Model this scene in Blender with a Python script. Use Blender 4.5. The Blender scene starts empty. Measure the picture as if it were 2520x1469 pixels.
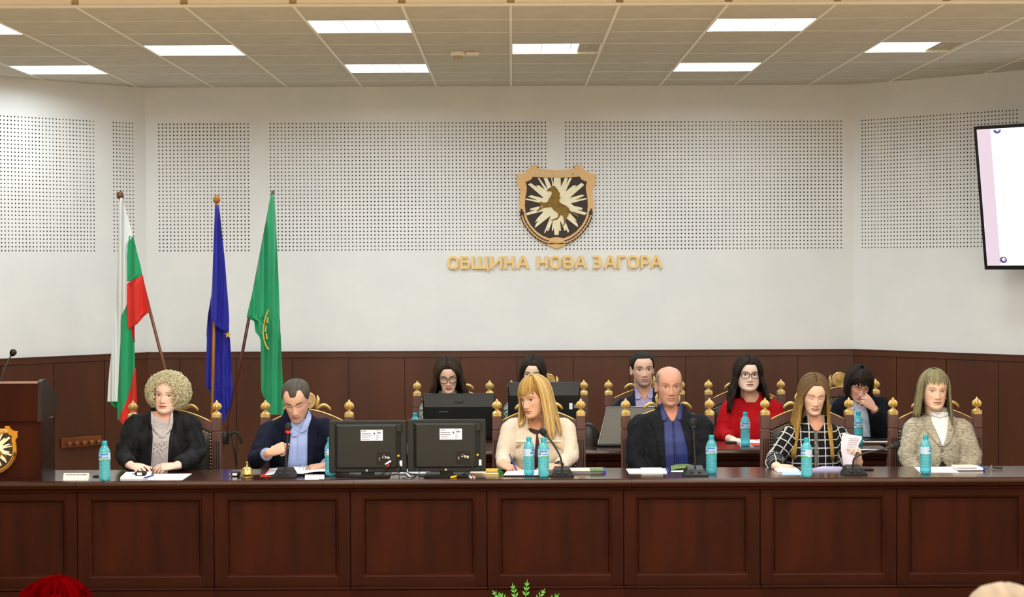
import bpy, bmesh, math, random
import numpy as np
from mathutils import Vector, Matrix, noise
from mathutils.bvhtree import BVHTree

random.seed(7)
rng = np.random.default_rng(7)
S = bpy.context.scene
COL = S.collection
R = math.radians

# ------------------------------------------------------------------ camera
FPX, CX, CY = 4550.0, 1260.0, 734.5
CAMZ = 1.97
cam_d = bpy.data.cameras.new('camera'); cam = bpy.data.objects.new('camera', cam_d); COL.objects.link(cam)
cam_d.sensor_width = 36.0; cam_d.lens = 36.0 * FPX / 2520.0
cam_d.clip_start = 0.05; cam_d.clip_end = 100
CAM_R = Matrix.Rotation(R(90 - 1.127), 4, 'X') @ Matrix.Rotation(-0.0045, 4, 'Z')
cam.matrix_world = Matrix.Translation((0, 0, CAMZ)) @ CAM_R
S.camera = cam
cam_d.dof.use_dof = True; cam_d.dof.focus_distance = 11.8; cam_d.dof.aperture_fstop = 7

# ------------------------------------------------------------------ world, exposure
w = bpy.data.worlds.new('world'); S.world = w; w.use_nodes = True
w.node_tree.nodes['Background'].inputs[0].default_value = (0.8, 0.85, 1, 1)
w.node_tree.nodes['Background'].inputs[1].default_value = 0.02
S.view_settings.view_transform = 'Standard'; S.view_settings.look = 'None'
S.view_settings.gamma = 1.0; S.view_settings.use_curve_mapping = False
S.view_settings.exposure = 0.0
LAMP, HALL = 17.5, 57.0   # watts of each louvred fixture over the dais / over the hall
SPREAD = R(166)

# ------------------------------------------------------------------ pixel helpers (real distances)
_R3 = CAM_R.to_3x3()
def ray(px, py):
    return _R3 @ Vector(((px - CX) / FPX, (CY - py) / FPX, -1.0))
def at(px, py, Y):
    d = ray(px, py); t = Y / d.y
    return Vector((d.x * t, Y, CAMZ + d.z * t))
def on(px, py, Z):
    d = ray(px, py); t = (Z - CAMZ) / d.z
    return Vector((d.x * t, d.y * t, Z))

# ------------------------------------------------------------------ colour / material helpers
def lin(h):
    if not isinstance(h, str): return tuple(h) + ((1.0,) if len(h) == 3 else ())
    h = h.lstrip('#'); o = []
    for i in (0, 2, 4):
        c = int(h[i:i + 2], 16) / 255
        o.append(c / 12.92 if c <= 0.04045 else ((c + 0.055) / 1.055) ** 2.4)
    return tuple(o) + (1.0,)
_M = {}
def mat(name, c, rough=0.5, metal=0.0, c2=None, scale=(8, 8, 8), detail=3, bump=0.0, bscale=None, coat=0.0, sheen=0.0, emit=None,
        estr=0.0, spec=0.5, contrast=(0.35, 0.65), attr=None, trans=0.0, ior=1.45, alpha=1.0):
    if name in _M: return _M[name]
    m = bpy.data.materials.new(name); m.use_nodes = True; _M[name] = m
    nt = m.node_tree; n = nt.nodes; l = nt.links; b = n['Principled BSDF']
    b.inputs['Base Color'].default_value = lin(c)
    b.inputs['Roughness'].default_value = rough; b.inputs['Metallic'].default_value = metal
    b.inputs['Specular IOR Level'].default_value = spec
    if coat: b.inputs['Coat Weight'].default_value = coat; b.inputs['Coat Roughness'].default_value = 0.2
    if sheen: b.inputs['Sheen Weight'].default_value = sheen
    if trans: b.inputs['Transmission Weight'].default_value = trans; b.inputs['IOR'].default_value = ior
    if alpha < 1: b.inputs['Alpha'].default_value = alpha
    if emit:
        b.inputs['Emission Color'].default_value = lin(emit); b.inputs['Emission Strength'].default_value = estr
    if attr:
        a = n.new('ShaderNodeAttribute'); a.attribute_name = attr
        l.new(a.outputs['Color'], b.inputs['Base Color'])
    if c2 or bump:
        tc = n.new('ShaderNodeTexCoord'); mp = n.new('ShaderNodeMapping'); mp.inputs['Scale'].default_value = scale
        l.new(tc.outputs['Object'], mp.inputs['Vector'])
        nz = n.new('ShaderNodeTexNoise'); nz.inputs['Scale'].default_value = 1.0; nz.inputs['Detail'].default_value = detail
        l.new(mp.outputs[0], nz.inputs['Vector'])
        if c2:
            cr = n.new('ShaderNodeValToRGB'); cr.color_ramp.elements[0].position = contrast[0]; cr.color_ramp.elements[1].position = contrast[1]
            cr.color_ramp.elements[0].color = lin(c); cr.color_ramp.elements[1].color = lin(c2)
            l.new(nz.outputs['Fac'], cr.inputs[0]); l.new(cr.outputs[0], b.inputs['Base Color'])
        if bump:
            src = nz
            if bscale:
                mp2 = n.new('ShaderNodeMapping'); mp2.inputs['Scale'].default_value = bscale; l.new(tc.outputs['Object'], mp2.inputs['Vector'])
                src = n.new('ShaderNodeTexNoise'); src.inputs['Scale'].default_value = 1.0; src.inputs['Detail'].default_value = 4
                l.new(mp2.outputs[0], src.inputs['Vector'])
            bp = n.new('ShaderNodeBump'); bp.inputs['Strength'].default_value = bump; bp.inputs['Distance'].default_value = 0.01
            l.new(src.outputs['Fac'], bp.inputs['Height']); l.new(bp.outputs[0], b.inputs['Normal'])
    return m

# ------------------------------------------------------------------ mesh builder
class MB:
    def __init__(s): s.v = []; s.f = []; s.mi = []
    def add(s, V, F, m=0):
        o = len(s.v); s.v += [tuple(map(float, p)) for p in V]
        s.f += [tuple(o + i for i in f) for f in F]; s.mi += [m] * len(F); return s
    def box(s, c, d, rot=None, bev=0.0, m=0):
        hx, hy, hz = d[0] / 2, d[1] / 2, d[2] / 2
        if bev > 0:
            b = min(bev, hx * .9, hy * .9, hz * .9); V = []; 
            for sx in (-1, 1):
                for sy in (-1, 1):
                    for sz in (-1, 1):
                        V += [(sx * hx, sy * (hy - b), sz * (hz - b)), (sx * (hx - b), sy * hy, sz * (hz - b)), (sx * (hx - b), sy * (hy - b), sz * hz)]
            idx = lambda a, b_, c_: ((a * 2 + b_) * 2 + c_) * 3
            F = []
            for a in (0, 1):
                q = [idx(a, 0, 0), idx(a, 1, 0), idx(a, 1, 1), idx(a, 0, 1)]; F.append(q if a else q[::-1])
                q = [idx(0, a, 0) + 1, idx(0, a, 1) + 1, idx(1, a, 1) + 1, idx(1, a, 0) + 1]; F.append(q if a else q[::-1])
                q = [idx(0, 0, a) + 2, idx(1, 0, a) + 2, idx(1, 1, a) + 2, idx(0, 1, a) + 2]; F.append(q if a else q[::-1])
            for a in (0, 1):
                for c_ in (0, 1):
                    F.append([idx(a, c_, 0), idx(a, c_, 1), idx(a, c_, 1) + 1, idx(a, c_, 0) + 1])
                    F.append([idx(a, 0, c_), idx(a, 1, c_), idx(a, 1, c_) + 2, idx(a, 0, c_) + 2])
                    F.append([idx(0, a, c_) + 1, idx(1, a, c_) + 1, idx(1, a, c_) + 2, idx(0, a, c_) + 2])
            for a in (0, 1):
                for b_ in (0, 1):
                    for c_ in (0, 1):
                        i = idx(a, b_, c_); F.append([i, i + 1, i + 2])
        else:
            V = [(x * hx, y * hy, z * hz) for x in (-1, 1) for y in (-1, 1) for z in (-1, 1)]
            F = [(0, 1, 3, 2), (4, 6, 7, 5), (0, 4, 5, 1), (2, 3, 7, 6), (0, 2, 6, 4), (1, 5, 7, 3)]
        if rot is not None: V = [rot @ Vector(p) for p in V]
        V = [(p[0] + c[0], p[1] + c[1], p[2] + c[2]) for p in V]
        return s.add(V, F, m)
    def bb(s, x0, x1, y0, y1, z0, z1, bev=0.0, m=0):
        return s.box(((x0 + x1) / 2, (y0 + y1) / 2, (z0 + z1) / 2), (abs(x1 - x0), abs(y1 - y0), abs(z1 - z0)), None, bev, m)
    def tube(s, P, rad, seg=8, cap=True, m=0, flat=1.0):
        V, F = tube_vf(P, rad, seg, cap, flat); return s.add(V, F, m)
    def lathe(s, prof, seg=16, c=(0, 0, 0), m=0, M=None):
        V = []; F = []
        for (r, z) in prof:
            for i in range(seg):
                a = 2 * math.pi * i / seg; V.append(Vector((r * math.cos(a), r * math.sin(a), z)))
        for j in range(len(prof) - 1):
            for i in range(seg):
                k = (i + 1) % seg; F.append((j * seg + i, j * seg + k, (j + 1) * seg + k, (j + 1) * seg + i))
        F.append(tuple(range(seg))[::-1]); F.append(tuple((len(prof) - 1) * seg + i for i in range(seg)))
        if M is not None: V = [M @ p for p in V]
        return s.add([(p[0] + c[0], p[1] + c[1], p[2] + c[2]) for p in V], F, m)
    def prism(s, poly, y0, y1, m=0, f=None):
        """polygon in x,z extruded along y (front y0, back y1)"""
        n = len(poly)
        V = [(x, y0, z) for x, z in poly] + [(x, y1, z) for x, z in poly]
        area = sum(poly[i][0] * poly[(i + 1) % n][1] - poly[(i + 1) % n][0] * poly[i][1] for i in range(n))
        fr = list(range(n)); bk = [n + i for i in range(n)]
        if area < 0: F = [fr[::-1], bk] + [(i, (i + 1) % n, n + (i + 1) % n, n + i) for i in range(n)]
        else: F = [fr, bk[::-1]] + [((i + 1) % n, i, n + i, n + (i + 1) % n) for i in range(n)]
        if f: V = [f(Vector(p)) for p in V]
        return s.add(V, F, m)
    def xf(s, M):
        s.v = [tuple(M @ Vector(p)) for p in s.v]; return s
    def build(s, name, mats, parent=None, smooth=False, loc=None, kind=None):
        me = bpy.data.meshes.new(name); me.from_pydata(s.v, [], s.f)
        if not isinstance(mats, (list, tuple)): mats = [mats]
        for m in mats: me.materials.append(m)
        if len(mats) > 1: me.polygons.foreach_set('material_index', s.mi)
        fin(me, smooth)
        return link(name, me, parent, loc, kind)
def fin(me, smooth):
    me.validate()
    if smooth is True: me.polygons.foreach_set('use_smooth', [True] * len(me.polygons))
    elif smooth: 
        me.polygons.foreach_set('use_smooth', [True] * len(me.polygons)); me.set_sharp_from_angle(angle=R(smooth))
    me.update()
def link(name, me, parent=None, loc=None, kind=None):
    o = bpy.data.objects.new(name, me); COL.objects.link(o)
    if parent is not None: o.parent = parent
    if loc is not None: o.location = loc
    if kind: o['kind'] = kind
    return o
def thing(name, label, cat, loc=(0, 0, 0), rz=0, group=None):
    o = bpy.data.objects.new(name, None); COL.objects.link(o); o.empty_display_size = .1
    o.location = loc; o.rotation_euler = (0, 0, rz); tag(o, label, cat, group); return o
def tag(o, label, cat, group=None):
    o['label'] = label; o['category'] = cat
    if group: o['group'] = group
    return o
def structure(o, label=None):
    o['kind'] = 'structure'
    if label: o['label'] = label
    return o
def tube_vf(P, rad, seg=8, cap=True, flat=1.0):
    P = [Vector(p) for p in P]; n = len(P)
    if not isinstance(rad, (list, tuple, np.ndarray)): rad = [rad] * n
    V = []; F = []; up = None
    for i in range(n):
        t = (P[min(i + 1, n - 1)] - P[max(i - 1, 0)])
        t = t.normalized() if t.length > 1e-9 else Vector((0, 0, 1))
        if up is None:
            a = Vector((0, 1, 0)) if abs(t.y) < .8 else Vector((1, 0, 0)); up = a
        u = (up - t * up.dot(t)); u = u.normalized() if u.length > 1e-6 else t.orthogonal().normalized(); up = u; q = t.cross(u)
        for k in range(seg):
            a = 2 * math.pi * k / seg; V.append(P[i] + (u * math.cos(a) * flat + q * math.sin(a)) * rad[i])
    for i in range(n - 1):
        for k in range(seg):
            j = (k + 1) % seg; F.append((i * seg + k, i * seg + j, (i + 1) * seg + j, (i + 1) * seg + k))
    if cap:
        F.append(tuple(range(seg))[::-1]); F.append(tuple((n - 1) * seg + k for k in range(seg)))
    return V, F
def spline(P, n):
    """Catmull-Rom through points"""
    P = [Vector(p) for p in P]; out = []
    for k in range(n):
        s = k / (n - 1) * (len(P) - 1); i = min(int(s), len(P) - 2); t = s - i
        a, b, c, d = P[max(i - 1, 0)], P[i], P[i + 1], P[min(i + 2, len(P) - 1)]
        out.append(0.5 * ((2 * b) + (c - a) * t + (2 * a - 5 * b + 4 * c - d) * t * t + (3 * b - a - 3 * c + d) * t ** 3))
    return out
def copy_tree(o, parent=None):
    c = o.copy(); COL.objects.link(c); c.parent = parent
    for ch in o.children: copy_tree(ch, c)
    return c

# ------------------------------------------------------------------ materials
WALLM = mat('wall_paint', '#e9e9ea', .75, c2='#e4e5e7', scale=(3, 3, 3), bump=.03, bscale=(120, 120, 120))
HOLEM = mat('hole_felt', '#6a675f', .9)
TILEM = mat('ceiling_board', '#c9c5ba', .9, c2='#c1bdb2', scale=(6, 6, 6), bump=.05, bscale=(90, 90, 90))
RAILM = mat('ceiling_rail_paint', '#f1ece3', .5)
CREAM = mat('cream_board', '#f8ede0', .8)
WOOD = mat('mahogany', '#260b03', .5, c2='#361205', scale=(9, 9, 1.1), detail=5, bump=.04, bscale=(60, 60, 6), spec=.1)
WOODH = mat('mahogany_h', '#280c03', .5, c2='#341205', scale=(1.1, 9, 9), detail=5, bump=.04, bscale=(6, 60, 60), spec=.1)
TOPM = mat('worktop_wood', '#33180f', .2, c2='#3e1e13', scale=(1.2, 12, 12), detail=5, coat=.6)
EDGEM = mat('dark_edge', '#1d0d08', .35, coat=.2)
WAINM = mat('wainscot_wood', '#46200c', .40, c2='#52270f', scale=(4, 4, 1.0), detail=4, coat=.25)
CHAIRW = mat('chair_wood', '#5a3b34', .42, c2='#664640', scale=(20, 20, 2), detail=4)
GOLD = mat('gold_leaf', '#c09c54', .40, .5, c2='#d8bc80', scale=(30, 30, 30))
GOLDP = mat('gold_paint', '#e3b983', .5, .15, c2='#dfb178', scale=(14, 14, 14))
LETM = mat('letter_gold', '#f2cd84', .5, .05)
BLACKP = mat('black_plastic', '#101010', .42, spec=.35)
GREYP = mat('charcoal_plastic', '#1f201f', .5, spec=.35)
STEEL = mat('brushed_steel', '#b9bab8', .3, .9)
WHITEP = mat('white_paper', '#eceef6', .8)
PAPER2 = mat('cream_paper', '#e9e4d2', .8)
LEATHER = mat('black_leather', '#1f1b18', .45, bump=.15, scale=(60, 60, 60))
CARPET = mat('carpet', '#bba680', .9, c2='#c4b08a', scale=(40, 40, 40))

# ================================================================== THE ROOM
YW, XL, XR, ZC, ZW = 14.94, -2.95, 2.76, 3.39, 1.257
A45 = 1.0  # side walls leave the back wall at about 45 degrees
LEN = 4.3
WH, PITCH = 0.0060, 0.0300          # hole radius, hole pitch

def perforated(fields, u0, u1, z0, z1, T, name, wainz):
    """A plaster wall (u along the wall, z up) with fields of drilled holes; T maps (u, depth, z) to world.
    fields: list of (u_first, n_cols, z_top, n_rows)"""
    b = MB(); D = .02
    rects = []
    fs = sorted([(u - PITCH / 2, u - PITCH / 2 + n * PITCH, zt + PITCH / 2 - r * PITCH, zt + PITCH / 2) for u, n, zt, r in fields])
    cur = u0; zt = fs[0][3]; zb = fs[0][2]
    def quad(a, c, lo, hi): b.add([T(a, 0, lo), T(c, 0, lo), T(c, 0, hi), T(a, 0, hi)], [(0, 1, 2, 3)])
    quad(u0, u1, z0, zb); quad(u0, u1, zt, z1)
    for f in fs:
        if f[0] > cur: quad(cur, f[0], zb, zt)
        cur = f[1]
    if cur < u1: quad(cur, u1, zb, zt)
    b.add([T(u0, .12, z0), T(u1, .12, z0), T(u1, .12, z1), T(u0, .12, z1)], [(3, 2, 1, 0)])
    wall = b.build(name, WALLM); structure(wall)
    for (u, n, ztop, r) in fields:
        V = []; F = []; mi = []
        ang = [math.pi * 2 * (k + .5) / 8 for k in range(8)]
        hp = PITCH / 2
        sq = [(hp * max(-1, min(1, 1.42 * math.cos(a))), hp * max(-1, min(1, 1.42 * math.sin(a)))) for a in [math.pi * 2 * k / 8 for k in range(8)]]
        sq = [(round(x / hp) * hp if abs(abs(x / hp) - 1) < .3 or abs(x / hp) < .1 else x, round(z / hp) * hp if abs(abs(z / hp) - 1) < .3 or abs(z / hp) < .1 else z) for x, z in sq]
        ci = [(WH * math.cos(2 * math.pi * k / 8), WH * math.sin(2 * math.pi * k / 8)) for k in range(8)]
        for i in range(n):
            for j in range(r):
                cu, cz = u + i * PITCH, ztop - j * PITCH; o = len(V)
                V += [T(cu + x, 0, cz + z) for x, z in sq] + [T(cu + x, 0, cz + z) for x, z in ci] + [T(cu + x, D, cz + z) for x, z in ci]
                for k in range(8):
                    q = (k + 1) % 8
                    F.append((o + k, o + q, o + 8 + q, o + 8 + k)); mi.append(0)
                    F.append((o + 8 + k, o + 8 + q, o + 16 + q, o + 16 + k)); mi.append(1)
                F.append(tuple(o + 16 + k for k in range(8))); mi.append(1)
        m = MB(); m.v = [tuple(p) for p in V]; m.f = F; m.mi = mi
        m.build('perforated_field', [WALLM, HOLEM], wall, kind='stuff')
    return wall

def wainscot(wall, u0, u1, first, step, T, skip=None):
    b = MB(); T2 = lambda a, c, d0, d1, z0, z1, bb: bb.add([T(u, d, z) for u in (a, c) for d in (d0, d1) for z in (z0, z1)],
        [(0, 1, 3, 2), (4, 6, 7, 5), (0, 4, 5, 1), (2, 3, 7, 6), (0, 2, 6, 4), (1, 5, 7, 3)])
    cuts = [u0]; u = first
    while u < u1 - .02: 
        if u > u0 + .02: cuts.append(u)
        u += step
    cuts.append(u1)
    for a, c in zip(cuts, cuts[1:]):
        m = MB(); T2(a + .003, c - .003, -.022, -.002, .0, ZW - .052, m); m.build('wainscot_panel', WAINM, wall)
    m = MB(); T2(u0, u1, -.012, -.001, .0, ZW - .05, m); m.build('wainscot_backing', EDGEM, wall)
    m = MB(); T2(u0, u1, -.034, -.001, ZW - .05, ZW - .006, m); T2(u0, u1, -.04, -.001, ZW - .008, ZW, m); m.build('wainscot_cap', WAINM, wall)

zt_b = at(1260, 302, YW).z
# back wall
Tb = lambda u, d, z: Vector((u, YW + d, z))
ub = lambda px: at(px, 460, YW).x
wall_back = perforated([(ub(392), 25, zt_b, 35), (ub(666), 75, zt_b, 35), (ub(1393), 75, zt_b, 35)], XL, XR, 0, ZC, Tb, 'wall_back', ZW)
wainscot(wall_back, XL, XR, ub(441), .4535, Tb)
# side walls of the alcove (45 degrees)
s2 = math.sqrt(.5)
Tl = lambda u, d, z: Vector((XL - u * s2 - d * s2, YW - u * s2 + d * s2, z))
Tr = lambda u, d, z: Vector((XR + u * s2 + d * s2, YW - u * s2 + d * s2, z))
wall_left = perforated([(.123, 7, zt_b, 35), (.487, 75, zt_b, 35)], 0, LEN, 0, ZC, Tl, 'wall_left', ZW)
wainscot(wall_left, 0, LEN, .42, .4535, Tl)
wall_right = perforated([(.085, 47, zt_b, 35)], 0, LEN, 0, ZC, Tr, 'wall_right', ZW)
wainscot(wall_right, 0, LEN, .42, .4535, Tr)
XS = LEN * s2
for nm, x, sg in (('wall_side_left', XL - XS, -1), ('wall_side_right', XR + XS, 1)):
    y1 = YW - LEN * s2
    b = MB(); b.bb(x, x + sg * .12, -3, y1, 0, 3.75); o = structure(b.build(nm, WALLM))
    b = MB(); b.bb(x - sg * .02, x - sg * .001, -3, y1, 0, ZW); b.build('wainscot_panel', WAINM, o)
b = MB(); b.bb(XL - XS - .1, XR + XS + .1, -3.12, -3, 0, 3.75); structure(b.build('wall_rear', WALLM))
b = MB(); b.bb(XL - XS - .2, XR + XS + .2, -3.1, YW + .2, -.1, 0); structure(b.build('floor', CARPET))

# ------------------------------------------------------------------ ceiling: 600 mm boards in a rail grid, stepping up over the hall
YF = 10.24; T6 = .6
ZH = 3.47
ceil = MB(); ceil.bb(XL - XS - .2, XR + XS + .2, YF, YW + .2, ZC + .03, ZC + .06)
ceil.bb(XL - XS - .2, XR + XS + .2, -3.1, YF, ZH, ZH + .03)
ceil = structure(ceil.build('ceiling', TILEM))
lights = [(-6, 1), (-6, 5), (-4, 3), (-2, 1), (-2, 5), (0, 3), (2, 1), (2, 5), (4, 3)]     # (column, row) of the lit fixtures in view
lit = {(c, r): k for k, (c, r) in enumerate(lights)}
tile = MB(); tile.bb(.008, T6 - .008, .006, T6 - .006, 0, .022, bev=.003); tme = None
for c in range(-8, 8):
    for r in range(0, 8):
        x, y = c * T6, YF + .02 + r * T6
        depth_in = YW - y - .1
        if depth_in < .1: continue
        # inside the alcove plan?
        if x + T6 < XL - (YW - y) or x > XR + (YW - y): continue
        if (c, r) in lit: continue
        if tme is None:
            o = tile.build('ceiling_tile', TILEM, ceil, loc=(x, y, ZC)); tme = o.data
        else: link('ceiling_tile', tme, ceil, (x, y, ZC + random.uniform(-.0015, .0015)))
for c in range(-8, 9):
    b = MB(); b.bb(c * T6 - .009, c * T6 + .009, YF, YW + .05, ZC - .003, ZC + .02); b.build('ceiling_rail', RAILM, ceil)
for r in range(1, 8):
    b = MB(); b.bb(XL - XS, XR + XS, YF + .02 + r * T6 - .005, YF + .02 + r * T6 + .005, ZC - .001, ZC + .02); b.build('ceiling_crossbar', RAILM, ceil)
# fascia of the step with its cream boards
for c in range(-9, 9):
    b = MB(); b.bb(c * T6 + .02, (c + 1) * T6 - .02, YF - .03, YF, ZC, ZH, bev=.004); b.build('fascia_board', CREAM, ceil)
b = MB(); b.bb(XL - XS, XR + XS, YF - .015, YF + .02, ZC - .004, ZH); b.build('fascia_backing', mat('tan_board', '#c9a984', .7), ceil)
b = MB(); b.bb(XL - XS, XR + XS, YF - .034, YF - .01, ZC - .008, ZC + .006); b.build('fascia_trim', RAILM, ceil)

DIFF = mat('lit_diffuser', '#ffffff', .5, emit='#f4fbff', estr=2.2)
DIFFH = mat('hall_diffuser', '#ffffff', .5, emit='#fff0dc', estr=2.2)
DIMD = mat('unlit_louvre', '#b8ad8c', .4, c2='#8f8466', scale=(60, 2, 2))
def fixture(x, y, z, label, part_lit=1.0, seen=True):
    t = thing('ceiling_light', label, 'ceiling light', (x, y, z), group='recessed fluorescent ceiling lights')
    b = MB(); e = .012
    for (a0, a1, b0, b1) in ((0, T6, 0, e), (0, T6, T6 - e, T6), (0, e, e, T6 - e), (T6 - e, T6, e, T6 - e)):
        b.bb(a0, a1, b0, b1, 0, .03)
    b.bb(0, T6, 0, T6, .03, .045); b.build('frame', RAILM, t)
    xs = e + (T6 - 2 * e) * part_lit
    b = MB(); b.bb(e, xs, e, T6 - e, .012, .02); b.build('diffuser', DIFF if seen else DIFFH, t)
    ld = bpy.data.lights.new('tube_light', 'AREA'); ld.shape = 'RECTANGLE'; ld.size = xs - e; ld.size_y = T6 - 2 * e; ld.spread = SPREAD if seen else R(178)
    ld.energy = (LAMP if seen else HALL) * part_lit * (.8 if x < -3.5 and seen else 1); ld.color = (.86, .97, 1.0) if seen else (1.0, .945, .855)
    lo = bpy.data.objects.new('tube_light', ld); COL.objects.link(lo); lo.parent = t; lo.location = ((e + xs) / 2, T6 / 2, .003)
    if part_lit < 1:
        b = MB(); b.bb(xs, T6 - e, e, T6 - e, .014, .02); b.build('unlit_louvre', DIMD, t)
    if seen:
        b = MB()
        for k in range(1, 3): b.bb(e + (T6 - 2 * e) * k / 3 - .002, e + (T6 - 2 * e) * k / 3 + .002, e, T6 - e, .004, .012)
        b.build('louvre', RAILM, t)
names = ['lit ceiling light cut off by the left picture edge', 'lit ceiling light above the left end of the left wall',
         'lit ceiling light above the red, white and green flag', 'lit ceiling light in the row nearest the viewer, above the blue flag side',
         'lit ceiling light near the wall, between smoke detector and the flags', 'ceiling light right of the smoke detector, its right end unlit',
         'lit ceiling light nearest the viewer on the right half', 'lit ceiling light near the wall, right of the shield',
         'ceiling light above the television, its right end unlit']
for k, (c, r) in enumerate(lights):
    fixture(c * T6, YF + .02 + r * T6, ZC, names[k], {5: .76, 8: .72}.get(k, 1.0))
ORD = ['first', 'second', 'third', 'fourth', 'fifth', 'sixth', 'seventh']
for c in range(-6, 7, 2):
    for i, y in enumerate((8.4, 6.0, 3.6, 1.2, -1.2)):
        if (c // 2 + i) % 2 == 0: fixture(c * T6, y, ZH - .045, 'hall ceiling light in the %s row before the dais, %s from the left' % (ORD[i], ORD[(c + 6) // 2]), 1, False)

# smoke detector and its small box on the ceiling
p = on(1127, 128, ZC); t = thing('smoke_detector', 'round white smoke detector on the ceiling', 'smoke detector', (p.x, p.y, ZC))
b = MB(); b.lathe([(.052, 0), (.052, -.018), (.045, -.026)], 20); b.build('base', mat('detector_white', '#f5efe6', .5), t, smooth=40)
b = MB(); b.lathe([(.032, -.026), (.034, -.04), (.028, -.052), (.01, -.055)], 16); b.build('sensor_head', mat('detector_grey', '#b5a896', .5), t, smooth=40)
p = on(1163, 128, ZC); t = thing('junction_box', 'small flat white box beside the smoke detector', 'box', (p.x, p.y, ZC))
b = MB(); b.bb(-.045, .045, -.03, .03, -.022, 0, bev=.004); b.build('housing', CREAM, t)
b = MB(); b.bb(-.012, .012, -.034, -.03, -.016, -.006); b.build('clip', RAILM, t)

# ================================================================== DESKS
ZD = .77
def desk(yf, yb, x0, modules, mod, rec, zt, joints, who, top_label, zbase=.19, seen=(0, 99)):
    """a row of panelled desk units under one long worktop"""
    for k in range(modules):
        xa = x0 + k * mod
        t = thing('desk_unit', who(k), 'desk unit', (xa, yf + .04, 0), group='panelled desk units' )
        sp = (mod - rec) / 2
        b = MB()
        z0, z1 = zbase + .035, zt - .105
        zu = zt - .0665
        b.bb(.0015, sp, 0, .03, zbase - .02, zu, bev=.002); b.build('stile', WOOD, t)
        b = MB(); b.bb(mod - sp, mod - .0015, 0, .03, zbase - .02, zu, bev=.002); b.build('stile', WOOD, t)
        b = MB(); b.bb(sp, mod - sp, .001, .03, z1, zu); b.build('top_rail', WOODH, t)
        b = MB(); b.bb(sp, mod - sp, .001, .03, zbase - .02, z0); b.build('bottom_rail', WOODH, t)
        b = MB(); b.bb(sp - .005, mod - sp + .005, .022, .034, z0 - .01, z1 + .01); b.build('panel', WOOD, t)
        # bevelled moulding around the panel
        b = MB(); e = .02
        x_, X_, zz, ZZ = sp, mod - sp, z0, z1
        o = [(x_, zz), (X_, zz), (X_, ZZ), (x_, ZZ)]; i = [(x_ + e, zz + e), (X_ - e, zz + e), (X_ - e, ZZ - e), (x_ + e, ZZ - e)]
        i2 = [(x_ + e * .45, zz + e * .45), (X_ - e * .45, zz + e * .45), (X_ - e * .45, ZZ - e * .45), (x_ + e * .45, ZZ - e * .45)]
        V = [(p[0], .0, p[1]) for p in o] + [(p[0], .004, p[1]) for p in i2] + [(p[0], .022, p[1]) for p in i]
        F = [(a, (a + 1) % 4, 4 + (a + 1) % 4, 4 + a) for a in range(4)] + [(4 + a, 4 + (a + 1) % 4, 8 + (a + 1) % 4, 8 + a) for a in range(4)]
        b.add(V, F); b.build('moulding', WOODH, t)
        b = MB(); b.bb(0, mod, -.03, .03, 0, zbase - .035); b.bb(0, mod, -.022, .03, zbase - .035, zbase - .02, bev=.004); b.build('plinth', WOODH, t)
        b = MB(); b.bb(-.003, .02, .0305, yb - yf - .06, .05, zu); b.build('side_panel', WOOD, t)
    t = thing('worktop', top_label, 'worktop', (x0, yf, 0))
    ends = [0] + joints + [modules * mod]
    for a, c in zip(ends, ends[1:]):
        b = MB(); prof = [(.012, zt - .034), (.002, zt - .028), (-.004, zt - .018), (-.002, zt - .006), (.006, zt), (yb - yf, zt), (yb - yf, zt - .034)]
        V = [(x, y, z) for x in (a + .0008, c - .0008) for y, z in prof]; n = len(prof)
        F = [tuple(range(n)), tuple(range(2 * n - 1, n - 1, -1))] + [(i, n + i, n + (i + 1) % n, (i + 1) % n) for i in range(n)]
        b.add(V, F); o = b.build('worktop_segment', TOPM, t, smooth=30)
        # dark bullnose below and the apron moulding
        b = MB(); prof = [(.04, zt - .066), (.022, zt - .064), (.018, zt - .058), (.026, zt - .052), (.016, zt - .045), (.012, zt - .034), (.04, zt - .034)]
        V = [(x, y, z) for x in (a + .0008, c - .0008) for y, z in prof]; n = len(prof)
        F = [tuple(range(n)), tuple(range(2 * n - 1, n - 1, -1))] + [(i, n + i, n + (i + 1) % n, (i + 1) % n) for i in range(n)]
        b.add(V, F); b.build('apron_moulding', WOODH, t)

YDF, YDB = 10.2, 10.75
MOD = .7585
xrec = at(220, 1330, YDF + .04).x          # left edge of the panel left of centre
SP = (MOD - .625) / 2
x0d = xrec - SP - MOD * 2
front_names = ['leftmost desk unit, beyond the picture edge beside the lectern', 'desk unit with panel under the lectern', 'desk unit with panel under the white name card and left papers', 'desk unit with panel under the brass bell',
               'desk unit with panel under the two black monitors', 'desk unit with panel under the pair of water bottles', 'desk unit with panel under the open green booklet',
               'desk unit with panel under the held sheaf of paper', 'desk unit with panel at the right picture edge', 'desk unit beyond the right picture edge']
xj = lambda px: at(px, 1184, YDF).x - x0d
desk(YDF, YDB, x0d, 10, MOD, .625, ZD, [xj(185), xj(870), xj(1555), xj(2240)], lambda k: front_names[k], 'long dark brown worktop of the front desk row')
YRF, YRB = 11.75, 12.28
rear_names = ['rear desk unit behind the left monitor pair', 'rear desk unit behind the seated person in the cream jacket', 'rear desk unit under the grey laptop',
              'rear desk unit under the water bottle before the red top', 'rear desk unit under the books at the right end']
x0r = at(985, 1120, YRF).x
M2 = (at(2185, 1110, YRF).x - x0r) / 5
desk(YRF, YRB, x0r, 5, M2, M2 - .13, ZD, [M2 * 2, M2 * 4], lambda k: rear_names[k], 'dark worktop of the rear desk row', zbase=.12)

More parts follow.
